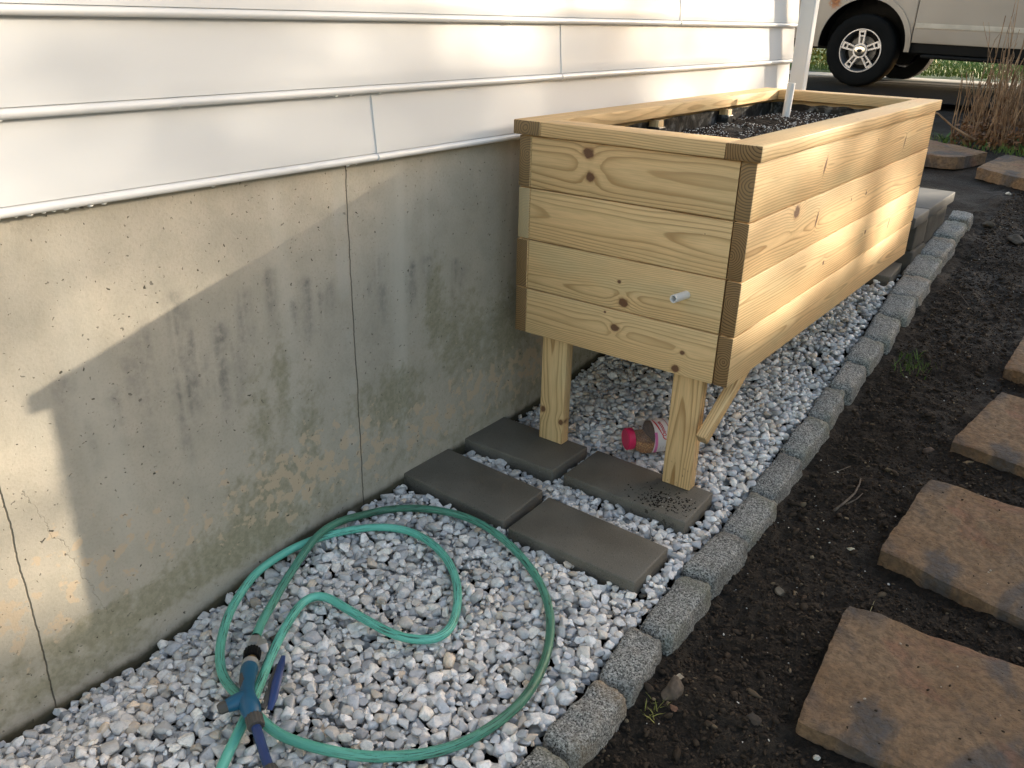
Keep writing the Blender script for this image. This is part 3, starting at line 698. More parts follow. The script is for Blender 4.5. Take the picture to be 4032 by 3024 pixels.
# ------------------------------------------------------------------ house
HX = -.095; HY1 = 2.20; HY0 = -7.0
house = empty('house', (HX, HY1, -.3)); HOFF = Matrix.Translation(-Vector(house.location))
def hp(o): o.parent = house; o.matrix_parent_inverse = HOFF; return o
def foundation():
    ys_ = np.concatenate([np.linspace(HY0, -1.9, 8), np.arange(-1.85, HY1-.02, .0075), [HY1-.03]]); zs_ = np.concatenate([[-.35, -.2], np.arange(-.16, .875, .0075)])
    Yg, Zg = np.meshgrid(ys_, zs_); nb = None
    Xg = HX+(fbm(Yg*3, Zg*3, 2, 3)-.5)*.003; gl = G(Yg)
    st = np.zeros_like(Yg)
    for (yy, zt_, zb_) in [(-1.008, .662, .394), (-.986, .628, .581), (-.921, .571, .399), (-.85, .63, .483), (-.775, .658, .536), (-.677, .618, .498), (-.607, .591, .524), (-.642, .58, .521), (-.439, .625, .482), (-.331, .582, .48), (-.482, .563, .516), (-.157, .551, .464), (-.127, .525, .471), (-.275, .587, .53), (-1.25, .562, .502), (-1.074, .621, .52), (-1.098, .59, .423), (-1.214, .456, .419), (-1.025, .49, .33), (-.721, .573, .53), (-.975, .576, .408), (-1.16, .504, .44), (-1.12, .56, .50), (-.89, .52, .40)]:
        wdt = .013+.009*((yy*37) % 1); yc = yy+(fbm(Zg*14, Zg*0+yy*50, 7, 2)-.5)*.02
        st = np.maximum(st, np.exp(-((Yg-yc)/wdt)**2)*np.clip((zt_-Zg)/.02, 0, 1)*np.clip((Zg-zb_+.09)/.12, 0, 1)*.8)
    st = st*np.clip(fbm(Yg*110, Zg*7, 12, 3)*2.1-.3, 0, 1)*np.clip(fbm(Yg*60, Zg*40, 18, 2)*1.2+.2, 0, 1)
    col = fbm(Yg*7, Zg*.7, 14, 3); st = np.maximum(st, np.clip(col*2-1.05, 0, 1)*.45*np.clip(1-np.abs(Zg-.42)/.24, 0, 1)*(Yg > -1.3))
    mo = np.zeros_like(Yg)
    for (yy, zz, sy, sz) in [(-.84, .30, .07, .22), (-.77, .36, .05, .20), (-.70, .25, .08, .2), (-.43, .2, .2, .14), (-.24, .42, .06, .2), (-.1, .3, .2, .2), (-.81, .12, .25, .12), (-.95, .05, .2, .10), (.1, .25, .3, .25), (.5, .35, .4, .25), (-1.1, .0, .3, .05), (-1.4, -.08, .3, .05)]:
        mo = np.maximum(mo, np.exp(-((Yg-yy)/sy)**2-((Zg-zz)/sz)**2))
    mo = np.clip(mo*(.55+.9*fbm(Yg*9, Zg*3, 33, 3))+.55*np.exp(-((Zg-gl-.06)/.06)**2), 0, 1.1)
    tn = np.exp(-((Zg-gl-.17)/.15)**2)*np.clip(.35+fbm(Yg*4, Zg*5, 35, 3)*.8, 0, 1)*(Yg < .3)
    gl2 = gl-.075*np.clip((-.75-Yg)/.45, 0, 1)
    ft = np.exp(-np.clip(Zg-gl2, 0, 9)/.022)+.35*np.exp(-np.clip(.845-Zg, 0, 9)/.012)  # dirt band at the wall foot, plus a thin darker line along the top
    nx = len(ys_); ii = (np.arange(len(zs_)-1)[:, None]*nx+np.arange(nx-1)[None]).ravel(); F = np.stack([ii, ii+1, ii+nx+1, ii+nx], 1)
    V = np.stack([Xg.ravel(), Yg.ravel(), Zg.ravel()], 1); n0 = len(V)
    ext = np.array([[HX-.2, HY1-.03, -.35], [HX-.2, HY1-.03, .8675], [HX, HY1-.03, -.35], [HX, HY1-.03, .8675], [-6.0, HY1-.03, -.35], [-6.0, HY1-.03, .8675], [-6, HY0, -.35], [-6, HY0, .8675], [HX, HY0, -.35], [HX, HY0, .8675]])
    F2 = np.array([[2, 4, 5, 3], [4, 6, 7, 5], [6, 8, 9, 7]])+n0
    z10 = np.zeros(10)
    me = npmesh('foundation_wall', np.concatenate([V, ext]), np.concatenate([F, F2]), True, {k: np.concatenate([a.ravel(), z10]) for k, a in (('streak', st), ('moss', mo), ('tan', tn), ('foot', ft))})
    hp(link('foundation_wall', me, CONCRETE))
foundation()
def siding_panel(z0, y0, y1, lap=0., nm='siding_panel'):
    H_ = .1505; XF = HX+.012; P = []
    P.append((HX+.001, z0+.004)); P.append((HX+.012, z0))                       # undercut
    for k in range(9):                                                        # round bead
        a_ = -math.pi/2+math.pi*k/8; P.append((XF+.0065+.0078*math.cos(a_), z0+.0078+.0078*math.sin(a_)))
    P.append((XF+.0015, z0+.0168))                                           # crease
    P.append((XF+.006, z0+.0178))
    for k in range(1, 11):
        t = k/10; P.append((XF+.0085-.0135*t**.75+.004*math.exp(-t*9)*0, z0+.019+(H_-.019+.001)*t))
    P.append((HX+.002, z0+H_+.008)) if False else None
    P = [(p[0]+lap, p[1]) for p in P if p]
    n = max(2, int((y1-y0)/.06)); yy = np.linspace(y0, y1, n)
    V = np.array([[p[0], y, p[1]] for y in yy for p in P]); k = len(P)
    V[:, 0] += (vnoise(V[:, 1]*2.3, V[:, 2]*6+3, 77)-.5)*.0030*np.repeat([1], len(V))
    ii = (np.arange(n-1)[:, None]*k+np.arange(k-1)[None]).ravel(); F = np.stack([ii, ii+k, ii+k+1, ii+1], 1)
    # close the butt ends so a lapped end shows its thickness
    m = bmesh.new(); me = npmesh(nm, V, F, True); m.from_mesh(me); m.verts.ensure_lookup_table()
    if lap:
        ring_ = [m.verts[i] for i in range(k)]; back = [m.verts.new((v.co.x-lap-.0005, v.co.y, v.co.z)) for v in ring_]
        for i in range(k-1): m.faces.new((ring_[i], ring_[i+1], back[i+1], back[i]))
        m.verts.ensure_lookup_table(); ring_ = [m.verts[i] for i in range((n-1)*k, n*k)]; back = [m.verts.new((v.co.x-lap-.0005, v.co.y, v.co.z)) for v in ring_]
        for i in range(k-1): m.faces.new((ring_[i+1], ring_[i], back[i], back[i+1]))
    m.edges.ensure_lookup_table(); bmesh.ops.recalc_face_normals(m, faces=m.faces)
    for e in m.edges:
        if len(e.link_faces) == 2 and e.calc_face_angle(0) > R(50): e.smooth = False
    m.to_mesh(me); m.free()
    return hp(link(nm, me, VINYL))
seams = {0: -.458, 1: .30, 2: 1.03, 3: -.3, 4: .9}
for i in range(13):
    z0 = .846+.1505*i; s_ = seams.get(i, -1+((i*.77) % 2))
    siding_panel(z0, HY0, s_+.03, 0.); siding_panel(z0, s_, HY1, .0024)
# end wall, corner and a little roof so the house is a house from the side too
m = MB(); m.box((-6, HY0+.02, .87), (HX-.004, HY1-.02, 2.80), 0); hp(m.build('wall_core', simple('sheathing', (.10, .085, .07), .8)))
m = MB()
for i in range(13): m.prism([(HY1-.018, .846+.1505*i), (HY1+.010, .846+.1505*i), (HY1+.002, .846+.1505*(i+1)), (HY1-.018, .846+.1505*(i+1))], -6, HX-.012, 'x')
hp(m.build('end_siding', VINYL))
m = MB(); m.prism([(-6.4, 2.75), (.35, 2.75), (.35, 2.87), (-3, 4.4), (-6.4, 2.9)], HY0-.3, HY1+.3, 'y'); hp(m.build('roof', simple('roof_shingle', (.06, .055, .05), .9)))
# downspout standing off the wall
dx0, dy0 = -.034, 2.082
m = MB(); m.box((dx0, dy0, g(2.1)-.02), (dx0+.066, dy0+.055, 2.7), .007, 3); ds = m.build('downspout', VINYL, None, ang=35)
ds.location = (0, 0, 0); hp(ds)
for z_ in (1.9, .55): m = MB(); m.box((HX, dy0+.015, z_), (dx0+.004, dy0+.04, z_+.03)); hp(m.build('downspout_strap', VINYL))
# water beads hanging under the siding edges
def drops():
    V0, F0 = ico(2); P = []; S = []
    for z0, ys_ in ((.846, list(np.arange(-1.32, -1.1, .022))+[-.9, -.55, -.52, .1, .15]), (.9965, [-1.26, -.95, -.62, -.57, -.53, -.44]+list(rng.uniform(.2, 1.9, 34))), (1.147, [-1.25, -.2, .05]+list(rng.uniform(.5, 2.0, 22)))):
        for y in ys_: P.append((HX+.0175+random.uniform(-.002, .002), y+random.uniform(-.006, .006), z0-.0006)); r = random.uniform(.0022, .0042); S.append((r*.8, r*1.5, r*.75))
    n = len(P); V, F, k = scatter([V0], F0, np.array(P), np.array(S), np.tile(np.eye(3), (n, 1, 1)), np.zeros(n, int))
    o = hp(link('water_beads', npmesh('water_beads', V, F, True), simple('water_bead', (.72, .72, .70), .05, spec=.6))); o['kind'] = 'stuff'
drops()
tag(house, 'white sided house with bare concrete foundation wall and corner downspout', 'house')
# ------------------------------------------------------------------ block step beyond the planter
st = empty('block_step', (.32, 2.1, .13))
def sp(o): o.parent = st; o.matrix_parent_inverse = Matrix.Translation(-Vector(st.location)); return o
def blk(name, a, b, mat, bev, nz=0.):
    m = MB(); m.box(a, b, bev, 2)
    if nz:
        bmesh.ops.subdivide_edges(m.bm, edges=[e for e in m.bm.edges if e.calc_length() > .03], cuts=6, use_grid_fill=True)
        for v in m.bm.verts: v.co += Vector((random.uniform(-nz, nz),)*1+(random.uniform(-nz, nz), random.uniform(-nz, nz)))
    return sp(m.build(name, mat, None, ang=45))
blk('slab', (.02, 1.93, .382), (.645, 2.182, .430), SLAB, .005); blk('slab', (.03, 2.187, .383), (.643, 2.72, .431), SLAB, .005)
blk('wall_block', (.15, 2.065, .262), (.630, 2.28, .379), BLOCK, .006, .0012); blk('wall_block', (.15, 2.055, .10), (.638, 2.29, .258), BLOCK, .006, .0012)
blk('wall_block', (.2, 2.285, .14), (.628, 2.68, .379), BLOCK, .006, .0015)
tag(st, 'low grey concrete block step topped with slabs behind the planter', 'step')
# ------------------------------------------------------------------ hose
HOSEP = [(0.42, -1.40), (0.3698, -1.3232), (0.361, -1.3118), (0.336, -1.2744), (0.3129, -1.2374), (0.2897, -1.2029), (0.2647, -1.1672), (0.2381, -1.1297), (0.1947, -1.0704), (0.1542, -1.0044), (0.1233, -0.9413), (0.1238, -0.9024), (0.1525, -0.8847), (0.2194, -0.8843), (0.2937, -0.8832), (0.3603, -0.8775), (0.4057, -0.8569), (0.4322, -0.8267), (0.4302, -0.7828), (0.3935, -0.7199), (0.3395, -0.6599), (0.2749, -0.6133), (0.208, -0.5851), (0.1374, -0.5748), (0.0769, -0.5871), (0.0259, -0.6226), (-0.0163, -0.6781), (-0.0456, -0.7433), (-0.0589, -0.8083), (-0.0579, -0.874), (-0.0442, -0.9366), (-0.0099, -1.0023), (0.0286, -1.0586), (0.0778, -1.1108), (0.1227, -1.1475), (0.1681, -1.1735), (0.2133, -1.1879), (0.2604, -1.1987), (0.3123, -1.2064), (0.3645, -1.2042), (0.4185, -1.1932), (0.4769, -1.1716), (0.5338, -1.142), (0.5821, -1.1047), (0.6239, -1.06), (0.6565, -1.0031), (0.6744, -0.9294), (0.6779, -0.8581), (0.6625, -0.7819), (0.6325, -0.7068), (0.5862, -0.6323), (0.5278, -0.5688), (0.4553, -0.5154), (0.3647, -0.47), (0.2636, -0.439), (0.1687, -0.4363), (0.0842, -0.4643), (0.027, -0.5034), (-0.017, -0.5558), (-0.0382, -0.6191), (-0.042, -0.684), (-0.0361, -0.7404), (-0.02, -0.7981), (0.0061, -0.8617), (0.0412, -0.9253), (0.0811, -0.9903), (0.1111, -1.0355), (0.1405, -1.0707)]
def hose():
    P = np.array(HOSEP); 
    # close Catmull-Rom resampling
    Q = []
    Pe = np.vstack([2*P[0]-P[1], P, 2*P[-1]-P[-2]])
    for i in range(1, len(Pe)-2):
        for t in np.linspace(0, 1, 9)[:-1]:
            a, b, c, d = Pe[i-1], Pe[i], Pe[i+1], Pe[i+2]
            Q.append(.5*((2*b)+(-a+c)*t+(2*a-5*b+4*c-d)*t*t+(-a+3*b-3*c+d)*t**3))
    Q.append(Pe[-2]); Q = np.array(Q)
    for _ in range(6): Q[1:-1] = (Q[:-2]+2*Q[1:-1]+Q[2:])/4
    s = np.concatenate([[0], np.cumsum(np.linalg.norm(np.diff(Q, axis=0), axis=1))])
    r = .0097; z = np.full(len(Q), -.06+r+.006)
    # wherever a later stretch crosses an earlier one it rides over it
    for i in range(len(Q)):
        d = np.linalg.norm(Q[:i]-Q[i], axis=1); far = (s[i]-s[:i]) > .15
        if far.any():
            dm = d[far].min()
            if dm < .06: z[i] = max(z[i], -.06+r+.006+2*r*.98*(1-(dm/.06)**2))
    for _ in range(14): z[1:-1] = (z[:-2]+2*z[1:-1]+z[2:])/4
    C = np.column_stack([Q, z]); n = 20; T_ = np.gradient(C, axis=0); T_ /= np.linalg.norm(T_, axis=1, keepdims=True)
    side = np.cross(T_, [0, 0, 1]); side /= np.linalg.norm(side, axis=1, keepdims=True); upv = np.cross(side, T_)
    a = np.linspace(0, 2*np.pi, n+1); V = C[:, None]+r*(np.cos(a)[None, :, None]*side[:, None]+np.sin(a)[None, :, None]*upv[:, None])
    m_ = len(Q); k = n+1; ii = (np.arange(m_-1)[:, None]*k+np.arange(n)[None]).ravel(); F = np.stack([ii, ii+1, ii+k+1, ii+k], 1)
    old = np.repeat(np.clip((s-s[-1]+2.5)/.9, 0, 1)*(.75+.25*np.sin(s*7)), k)*np.repeat(np.clip((s[-1]+.35-s)/.5, .45, 1), k)
    me = npmesh('garden_hose', V.reshape(-1, 3), F, True, {'old': old}); uv = me.uv_layers.new(name='UVMap')
    U = np.repeat(s, k); Vv = np.tile(np.linspace(0, 1, k), m_); idx = F.ravel(); uv.data.foreach_set('uv', np.stack([U[idx], Vv[idx]], 1).ravel())
    bm = bmesh.new(); bm.from_mesh(me); bmesh.ops.recalc_face_normals(bm, faces=bm.faces); bm.to_mesh(me); bm.free()
    return tag(link('garden_hose', me, HOSE), 'weathered green garden hose coiled in loops on the gravel', 'hose')
hose()
# ------------------------------------------------------------------ spray wand lying across the hose
BLUE = simple('teal_blue_plastic', (.008, .085, .165), .38, var=.12); NAVY = simple('navy_plastic', (.018, .045, .16), .4); GREYR = simple('grey_grip', (.07, .065, .06), .6); BRASS = simple('brass', (.42, .27, .10), .35, .8); ALUM = simple('grey_metal', (.42, .41, .40), .45, .5)
wand = empty('spray_wand', (.30, -1.19, -.035))
def wp(o): o.parent = wand; o.matrix_parent_inverse = Matrix.Translation(-Vector(wand.location)); return o
def T3(p): return Vector(p)
hz = -.02
Apt = [(.143, -1.074, -.041), (.150, -1.082, -.036), (.168, -1.100, -.030), (.184, -1.113, -.026), (.197, -1.123, -.024), (.205, -1.130, -.022), (.214, -1.138, -.020), (.222, -1.146, -.019)]
m = MB(); m.tube([(.138, -1.068, -.043), (.143, -1.074, -.041), (.1435, -1.0745, -.041), (.165, -1.097, -.032)], [.0105, .0105, .0135, .0135], 6, True); wp(m.build('hose_coupling', ALUM, None, ang=30))
m = MB(); m.tube([(.150, -1.072, -.035), (.168, -1.078, -.028), (.187, -1.088, -.022), (.203, -1.092, -.028)], [.003, .011, .011, .004], 12, True, .3); wp(m.build('clip_lever', ALUM, None, ang=30))
def knurl(name, p, q, r, n, mat):
    p, q = Vector(p), Vector(q); d = (q-p); L = d.length; m = MB(); bm = m.bm; N_ = n*4; rings = []
    for z, f in ((0, .9), (.1, 1), (.9, 1), (1, .93)):
        rings.append([bm.verts.new((f*(r+(.0009 if (k % 4) < 2 else -.0007))*math.cos(2*math.pi*k/N_), f*(r+(.0009 if (k % 4) < 2 else -.0007))*math.sin(2*math.pi*k/N_), z*L)) for k in range(N_)])
    for i in range(3):
        for k in range(N_): bm.faces.new((rings[i][k], rings[i][(k+1) % N_], rings[i+1][(k+1) % N_], rings[i+1][k]))
    bm.faces.new(rings[0][::-1]); bm.faces.new(rings[3]); m.xf(Matrix.Translation(p) @ d.to_track_quat('Z', 'Y').to_matrix().to_4x4())
    return wp(m.build(name, mat, None, ang=40))
knurl('quick_connector', (.180, -1.108, -.027), (.200, -1.125, -.023), .0165, 16, BLACKP)
m = MB(); m.tube([(.197, -1.122, -.024), (.212, -1.136, -.020)], [.0105, .0095], 8); wp(m.build('brass_fitting', BRASS, None, ang=30))
m = MB(); m.tube([(.209, -1.134, -.021), (.212, -1.1365, -.020), (.222, -1.146, -.018)], [.013, .0165, .0165], 20); wp(m.build('grip_collar', ALUM, None, ang=35))
body = [(.221, -1.145, -.018), (.226, -1.149, -.017), (.240, -1.162, -.014), (.262, -1.180, -.010), (.283, -1.196, -.008), (.300, -1.207, -.008), (.317, -1.214, -.010), (.331, -1.220, -.013), (.338, -1.2235, -.014)]
m = MB(); m.tube(body, [.0155, .0168, .0162, .0136, .0140, .0175, .0190, .0160, .0125], 22, True, .95)
wp(m.build('pistol_grip', BLUE, None, ang=50))
m = MB(); m.tube([(.292, -1.207, -.008), (.285, -1.225, -.009), (.280, -1.238, -.010)], [.0165, .0150, .0125], 18); wp(m.build('flow_housing', BLUE, None, ang=50))
m = MB(); m.tube([(.281, -1.236, -.010), (.275, -1.248, -.011), (.273, -1.252, -.012)], [.0115, .0115, .009], 10); wp(m.build('flow_knob', GREYR, None, ang=30))
m = MB(); m.tube([(.226, -1.160, -.013), (.240, -1.172, -.009), (.258, -1.186, -.005), (.274, -1.199, -.004)], [.004, .0078, .0078, .004], 10, True, 1.0); wp(m.build('grip_inlay', GREYR, None, ang=50))
knurl('lance_nut', (.334, -1.221, -.014), (.357, -1.232, -.017), .0150, 14, GREYR)
m = MB(); lance = [(.352, -1.230, -.017), (.380, -1.243, -.020), (.415, -1.259, -.026), (.438, -1.268, -.030)]; m.tube(lance, .0088, 18); wp(m.build('lance', NAVY, None, ang=40))
knurl('lance_head', (.436, -1.267, -.030), (.475, -1.283, -.036), .0125, 12, GREYR)
m = MB(); m.tube([(.275, -1.103, .010), (.292, -1.121, .014), (.316, -1.152, .006), (.334, -1.176, -.007), (.343, -1.192, -.016)], [.004, .0072, .0088, .0080, .005], 12, True, .5); wp(m.build('trigger_lever', NAVY, None, ang=50))
m = MB(); m.tube([(.279, -1.121, .004), (.302, -1.152, .000), (.321, -1.178, -.010), (.332, -1.200, -.014)], [.004, .0065, .0078, .006], 8, True, .6); wp(m.build('trigger_bracket', GREYR, None, ang=40))
for q_ in ((.328, -1.194, -.006), (.312, -1.172, .001)):
    m = MB(); m.tube([q_, (q_[0]+.002, q_[1]-.001, q_[2]+.007)], .0018, 8); wp(m.build('pivot_pin', ALUM, None))
tag(wand, 'blue spray wand with grey grip and trigger lying over the green hose', 'spray wand')
# ------------------------------------------------------------------ fertiliser jar
jar = empty('fertiliser_jar', (.262, .245, -.030+.05))
ax = Vector((.62, .785, .0)).normalized(); zz_ = Vector((0, 0, 1)); xx_ = zz_.cross(ax).normalized()
jar.matrix_world = Matrix.Translation((.322, .144, g(.2)+.054)) @ Matrix((xx_, zz_, ax)).transposed().to_4x4()   # local z runs along the jar, local y is up
def lathe(prof, n=28, sq=0.):
    m = MB(); bm = m.bm; rs = []
    for r, z in prof:
        rs.append([bm.verts.new((r*math.cos(2*math.pi*k/n)*(1), r*math.sin(2*math.pi*k/n), z)) for k in range(n)])
    for i in range(len(rs)-1):
        for k in range(n): bm.faces.new((rs[i][k], rs[i][(k+1) % n], rs[i+1][(k+1) % n], rs[i+1][k]))
    bm.faces.new(rs[0][::-1]); bm.faces.new(rs[-1]); return m
PINK = simple('pink_cap', (.62, .022, .10), .42, var=.08)
lathe([(.030, -.001), (.0335, .0015), (.0335, .019), (.0325, .021)], 40).build('cap', PINK, jar, ang=35)
def plastic(name, c, a):
    m = Mat(name, .18, .5); m.col(c); m.b.inputs['Alpha'].default_value = a; return m.m
lathe([(.029, .020), (.032, .024), (.043, .034), (.0505, .048), (.052, .060), (.052, .205), (.046, .214)], 36).build('jar_wall', plastic('clear_plastic', (.50, .40, .36), .18), jar, ang=60)
def granules():
    mg = Mat('orange_granules', .6); n = mg.noise(None, 260, 2); v = mg.vor(None, 330)
    mg.col(mg.mix(v.ss(.2, .55), (.75, .40, .12), (.30, .11, .025))); mg.bump(v, 1, .002)
    m = lathe([(.027, .024), (.040, .036), (.0475, .049), (.0495, .060), (.0495, .203)], 36); 
    for v_ in m.bm.verts:
        if v_.co.y > -.006+.010*math.sin(v_.co.z*40): v_.co.y = -.006+.010*math.sin(v_.co.z*40)+random.uniform(-.001, .001)
    m.build('granules', mg.m, jar)
    mg2 = simple('brown_inside', (.075, .045, .032), .6, var=.3, sc=40)
    lathe([(.0485, .0745), (.0492, .20)], 36).build('label_back', mg2, jar)
granules()
LW = simple('label_white', (.62, .60, .60), .4, var=.04); LR = simple('label_red', (.50, .015, .022), .4, var=.05); LP = simple('label_pink', (.62, .16, .38), .4, var=.2); LG = leafmat('label_green', (.02, .05, .008), (.10, .14, .02), 90); LK = simple('label_dark', (.05, .045, .05), .5)
def curved(name, u0, u1, v0, v1, mat, rr, nu=40, shape=None):
    """u: angle round the jar (radians, 0 faces up, + to the front), v: along the jar"""
    us = np.linspace(u0, u1, nu); vs = np.linspace(v0, v1, 6); X, Y = np.meshgrid(us, vs)
    if shape: Y = shape(X, Y)
    V = np.stack([-rr*np.sin(X), rr*np.cos(X), Y], -1).reshape(-1, 3)
    ii = (np.arange(5)[:, None]*nu+np.arange(nu-1)[None]).ravel(); F = np.stack([ii, ii+1, ii+nu+1, ii+nu], 1)
    return link(name, npmesh(name, V, F, True), mat, jar)
D_ = math.radians
curved('front_label', D_(-75), D_(128), .0735, .200, LW, .0526, 60, lambda X, Y: Y+.004*np.cos(X*1.2)*(Y < .08))
curved('picture_panel', D_(-60), D_(66), .134, .199, LG, .0530, 60, lambda X, Y: Y+(fbm(X*9, Y*0, 3, 2)-.5)*.006*(Y < .14))
curved('pink_edge', D_(50), D_(128), .0745, .0835, LP, .0529, 30)
for k, (a0, v0) in enumerate([(20, .150), (40, .141), (-5, .160), (58, .137)]):
    curved('red_flower', D_(a0), D_(a0+9), v0, v0+.008, simple('flower_red', (.45, .04, .02), .5) if k == 0 else bpy.data.materials['flower_red'], .0533, 10)
def band_path(name, pts, ws, mat, rr):
    pts = [Vector(p) for p in pts]; V = []; F = []
    for i, p in enumerate(pts):
        t = (pts[min(i+1, len(pts)-1)]-pts[max(i-1, 0)]).normalized(); n_ = Vector((-t.y, t.x))
        for s_ in (-1, 1):
            q = p+n_*ws[i]*s_; a_ = q.x/rr; V.append((-rr*math.sin(a_), rr*math.cos(a_), q.y))
        if i: F.append((2*i-2, 2*i-1, 2*i+1, 2*i))
    return link(name, npmesh(name, V, F, True), mat, jar)
# the logo's red hoop: thick arm on the cap side, round below the text, thin arm on the far side
rr = .0533; q = []; wd = []
for t in np.linspace(0, 1, 12): q.append((rr*D_(-8)+(rr*D_(62)-rr*D_(-8))*t, .0835+.012*t*t+.004*t)); wd.append(.0011+.0014*math.sin(math.pi*min(1, t*1.1)))
c0 = q[-1]
for a_ in np.linspace(0, math.pi, 12)[1:]: q.append((c0[0]+.0125*math.sin(a_), c0[1]+.0125*(1-math.cos(a_)))); wd.append(.0019-.0010*a_/math.pi)
for t in np.linspace(0, 1, 10)[1:]: q.append((c0[0]*(1-t)+rr*D_(-12)*t, c0[1]+.025-.006*t)); wd.append(.0009)
band_path('logo_hoop', q, wd, LR, rr)
tm = text_mesh('Osmocote', .0150, 0, .0004)
link('logo_text', wrap(tm, lambda x, y, z: (-.0534*math.sin(D_(64)-x*.80/.0534), .0534*math.cos(D_(64)-x*.80/.0534), .1115-y*1.15-.008*(x/.06))), LR, jar)
for k in range(5):
    tm = text_mesh(['Feeds plants', 'for months', 'indoor and', 'outdoor', 'plant food'][k][:8], .0036)
    link('small_print', wrap(tm, lambda x, y, z, k=k: (-.0531*math.sin(D_(112)-x/.0531), .0531*math.cos(D_(112)-x/.0531), .0935+.0085*k-y)), LK, jar)
tag(jar, 'clear jar of orange granules with a pink cap lying on the gravel', 'jar')
# ------------------------------------------------------------------ driveway, kerb strip, lawn
def sheet(name, x0, x1, y0, y1, off, mat, nx=40, ny=40, nz=0):
    V, F = grid(np.linspace(x0, x1, nx), np.linspace(y0, y1, ny), lambda X, Y: G(Y)+off+(fbm(X*2, Y*2, 8, 3)-.5)*nz); return link(name, npmesh(name, V, F, True), mat)
tag(sheet('driveway', -14, 14, 6.9, 9.55, .0, ASPHALT), kind='structure')
m = MB(); m.box((-14, 9.20, .45), (14, 9.93, .584), .012, 2); k_ = m.build('kerb_lit_edge', CURB_LIT, None, ang=40); tag(k_, kind='structure')  # concrete edge, widened in pale colour to paint in a sunlit asphalt border
tag(sheet('lawn_ground', -30, 30, 9.94, 45, .02, LAWN, 60, 60, .10), kind='structure')
def blades(name, n, area, h, label, mat, zo=0, wd=.004, kind='stuff', cat='grass', dens=None, lean=.5):
    x = rng.uniform(area[0], area[1], n); y = rng.uniform(area[2], area[3], n)
    if dens is not None: k = dens(x, y) > rng.random(n); x, y = x[k], y[k]
    n = len(x); a = rng.uniform(0, 2*np.pi, n); hh = h*rng.uniform(.4, 1.1, n); le = hh*rng.uniform(0, lean*2, n); b = rng.uniform(0, 2*np.pi, n)
    z = G(y)+zo; ww = wd*rng.uniform(.6, 1.3, n); dx, dy = np.cos(a)*ww, np.sin(a)*ww; lx, ly = np.cos(b)*le, np.sin(b)*le
    V = np.stack([np.stack([x-dx, y-dy, z], 1), np.stack([x+dx, y+dy, z], 1), np.stack([x+dx*.7+lx*.45, y+dy*.7+ly*.45, z+hh*.6], 1), np.stack([x-dx*.7+lx*.45, y-dy*.7+ly*.45, z+hh*.6], 1), np.stack([x+lx, y+ly, z+hh], 1)], 1).reshape(-1, 3)
    o_ = np.arange(n)[:, None]*5; F = np.concatenate([o_+np.array([[0, 1, 2]]), o_+np.array([[0, 2, 3]]), o_+np.array([[3, 2, 4]])])
    return tag(link(name, npmesh(name, V, F), mat), label, cat, None, kind)
blades('lawn_grass', 26000, (-4.5, 3.2, 9.95, 16), .075, 'bright sunlit lawn grass beyond the driveway and car', GRASS, .03, .007)
blades('grass_strip', 2600, (-.1, 1.5, 4.6, 5.3), .055, 'thin grass strip growing behind the far stepping stones', GRASS, -.04, .003, dens=lambda x, y: np.clip(1-np.abs(y-4.93+.25*(x-.5))/.22, 0, 1)*(.35+.65*(vnoise(x*5, y*5, 4) > .4)))
t1 = blades('grass_tuft', 420, (.79, .99, 1.12, 1.35), .035, 'small green grass tuft in the soil beside the granite edging', GRASS, -.045, .0016, kind='thing', cat='grass tuft', dens=lambda x, y: np.exp(-((x-.875)/.045)**2-((y-1.235)/.06)**2))
t2 = blades('weed_sprout', 26, (.838, .880, -.685, -.64), .028, 'tiny pale yellow weed sprout beside the granite edging', leafmat('sprout', (.25, .25, .06), (.35, .33, .10)), -.055, .0012, kind='thing', cat='weed', lean=.9)
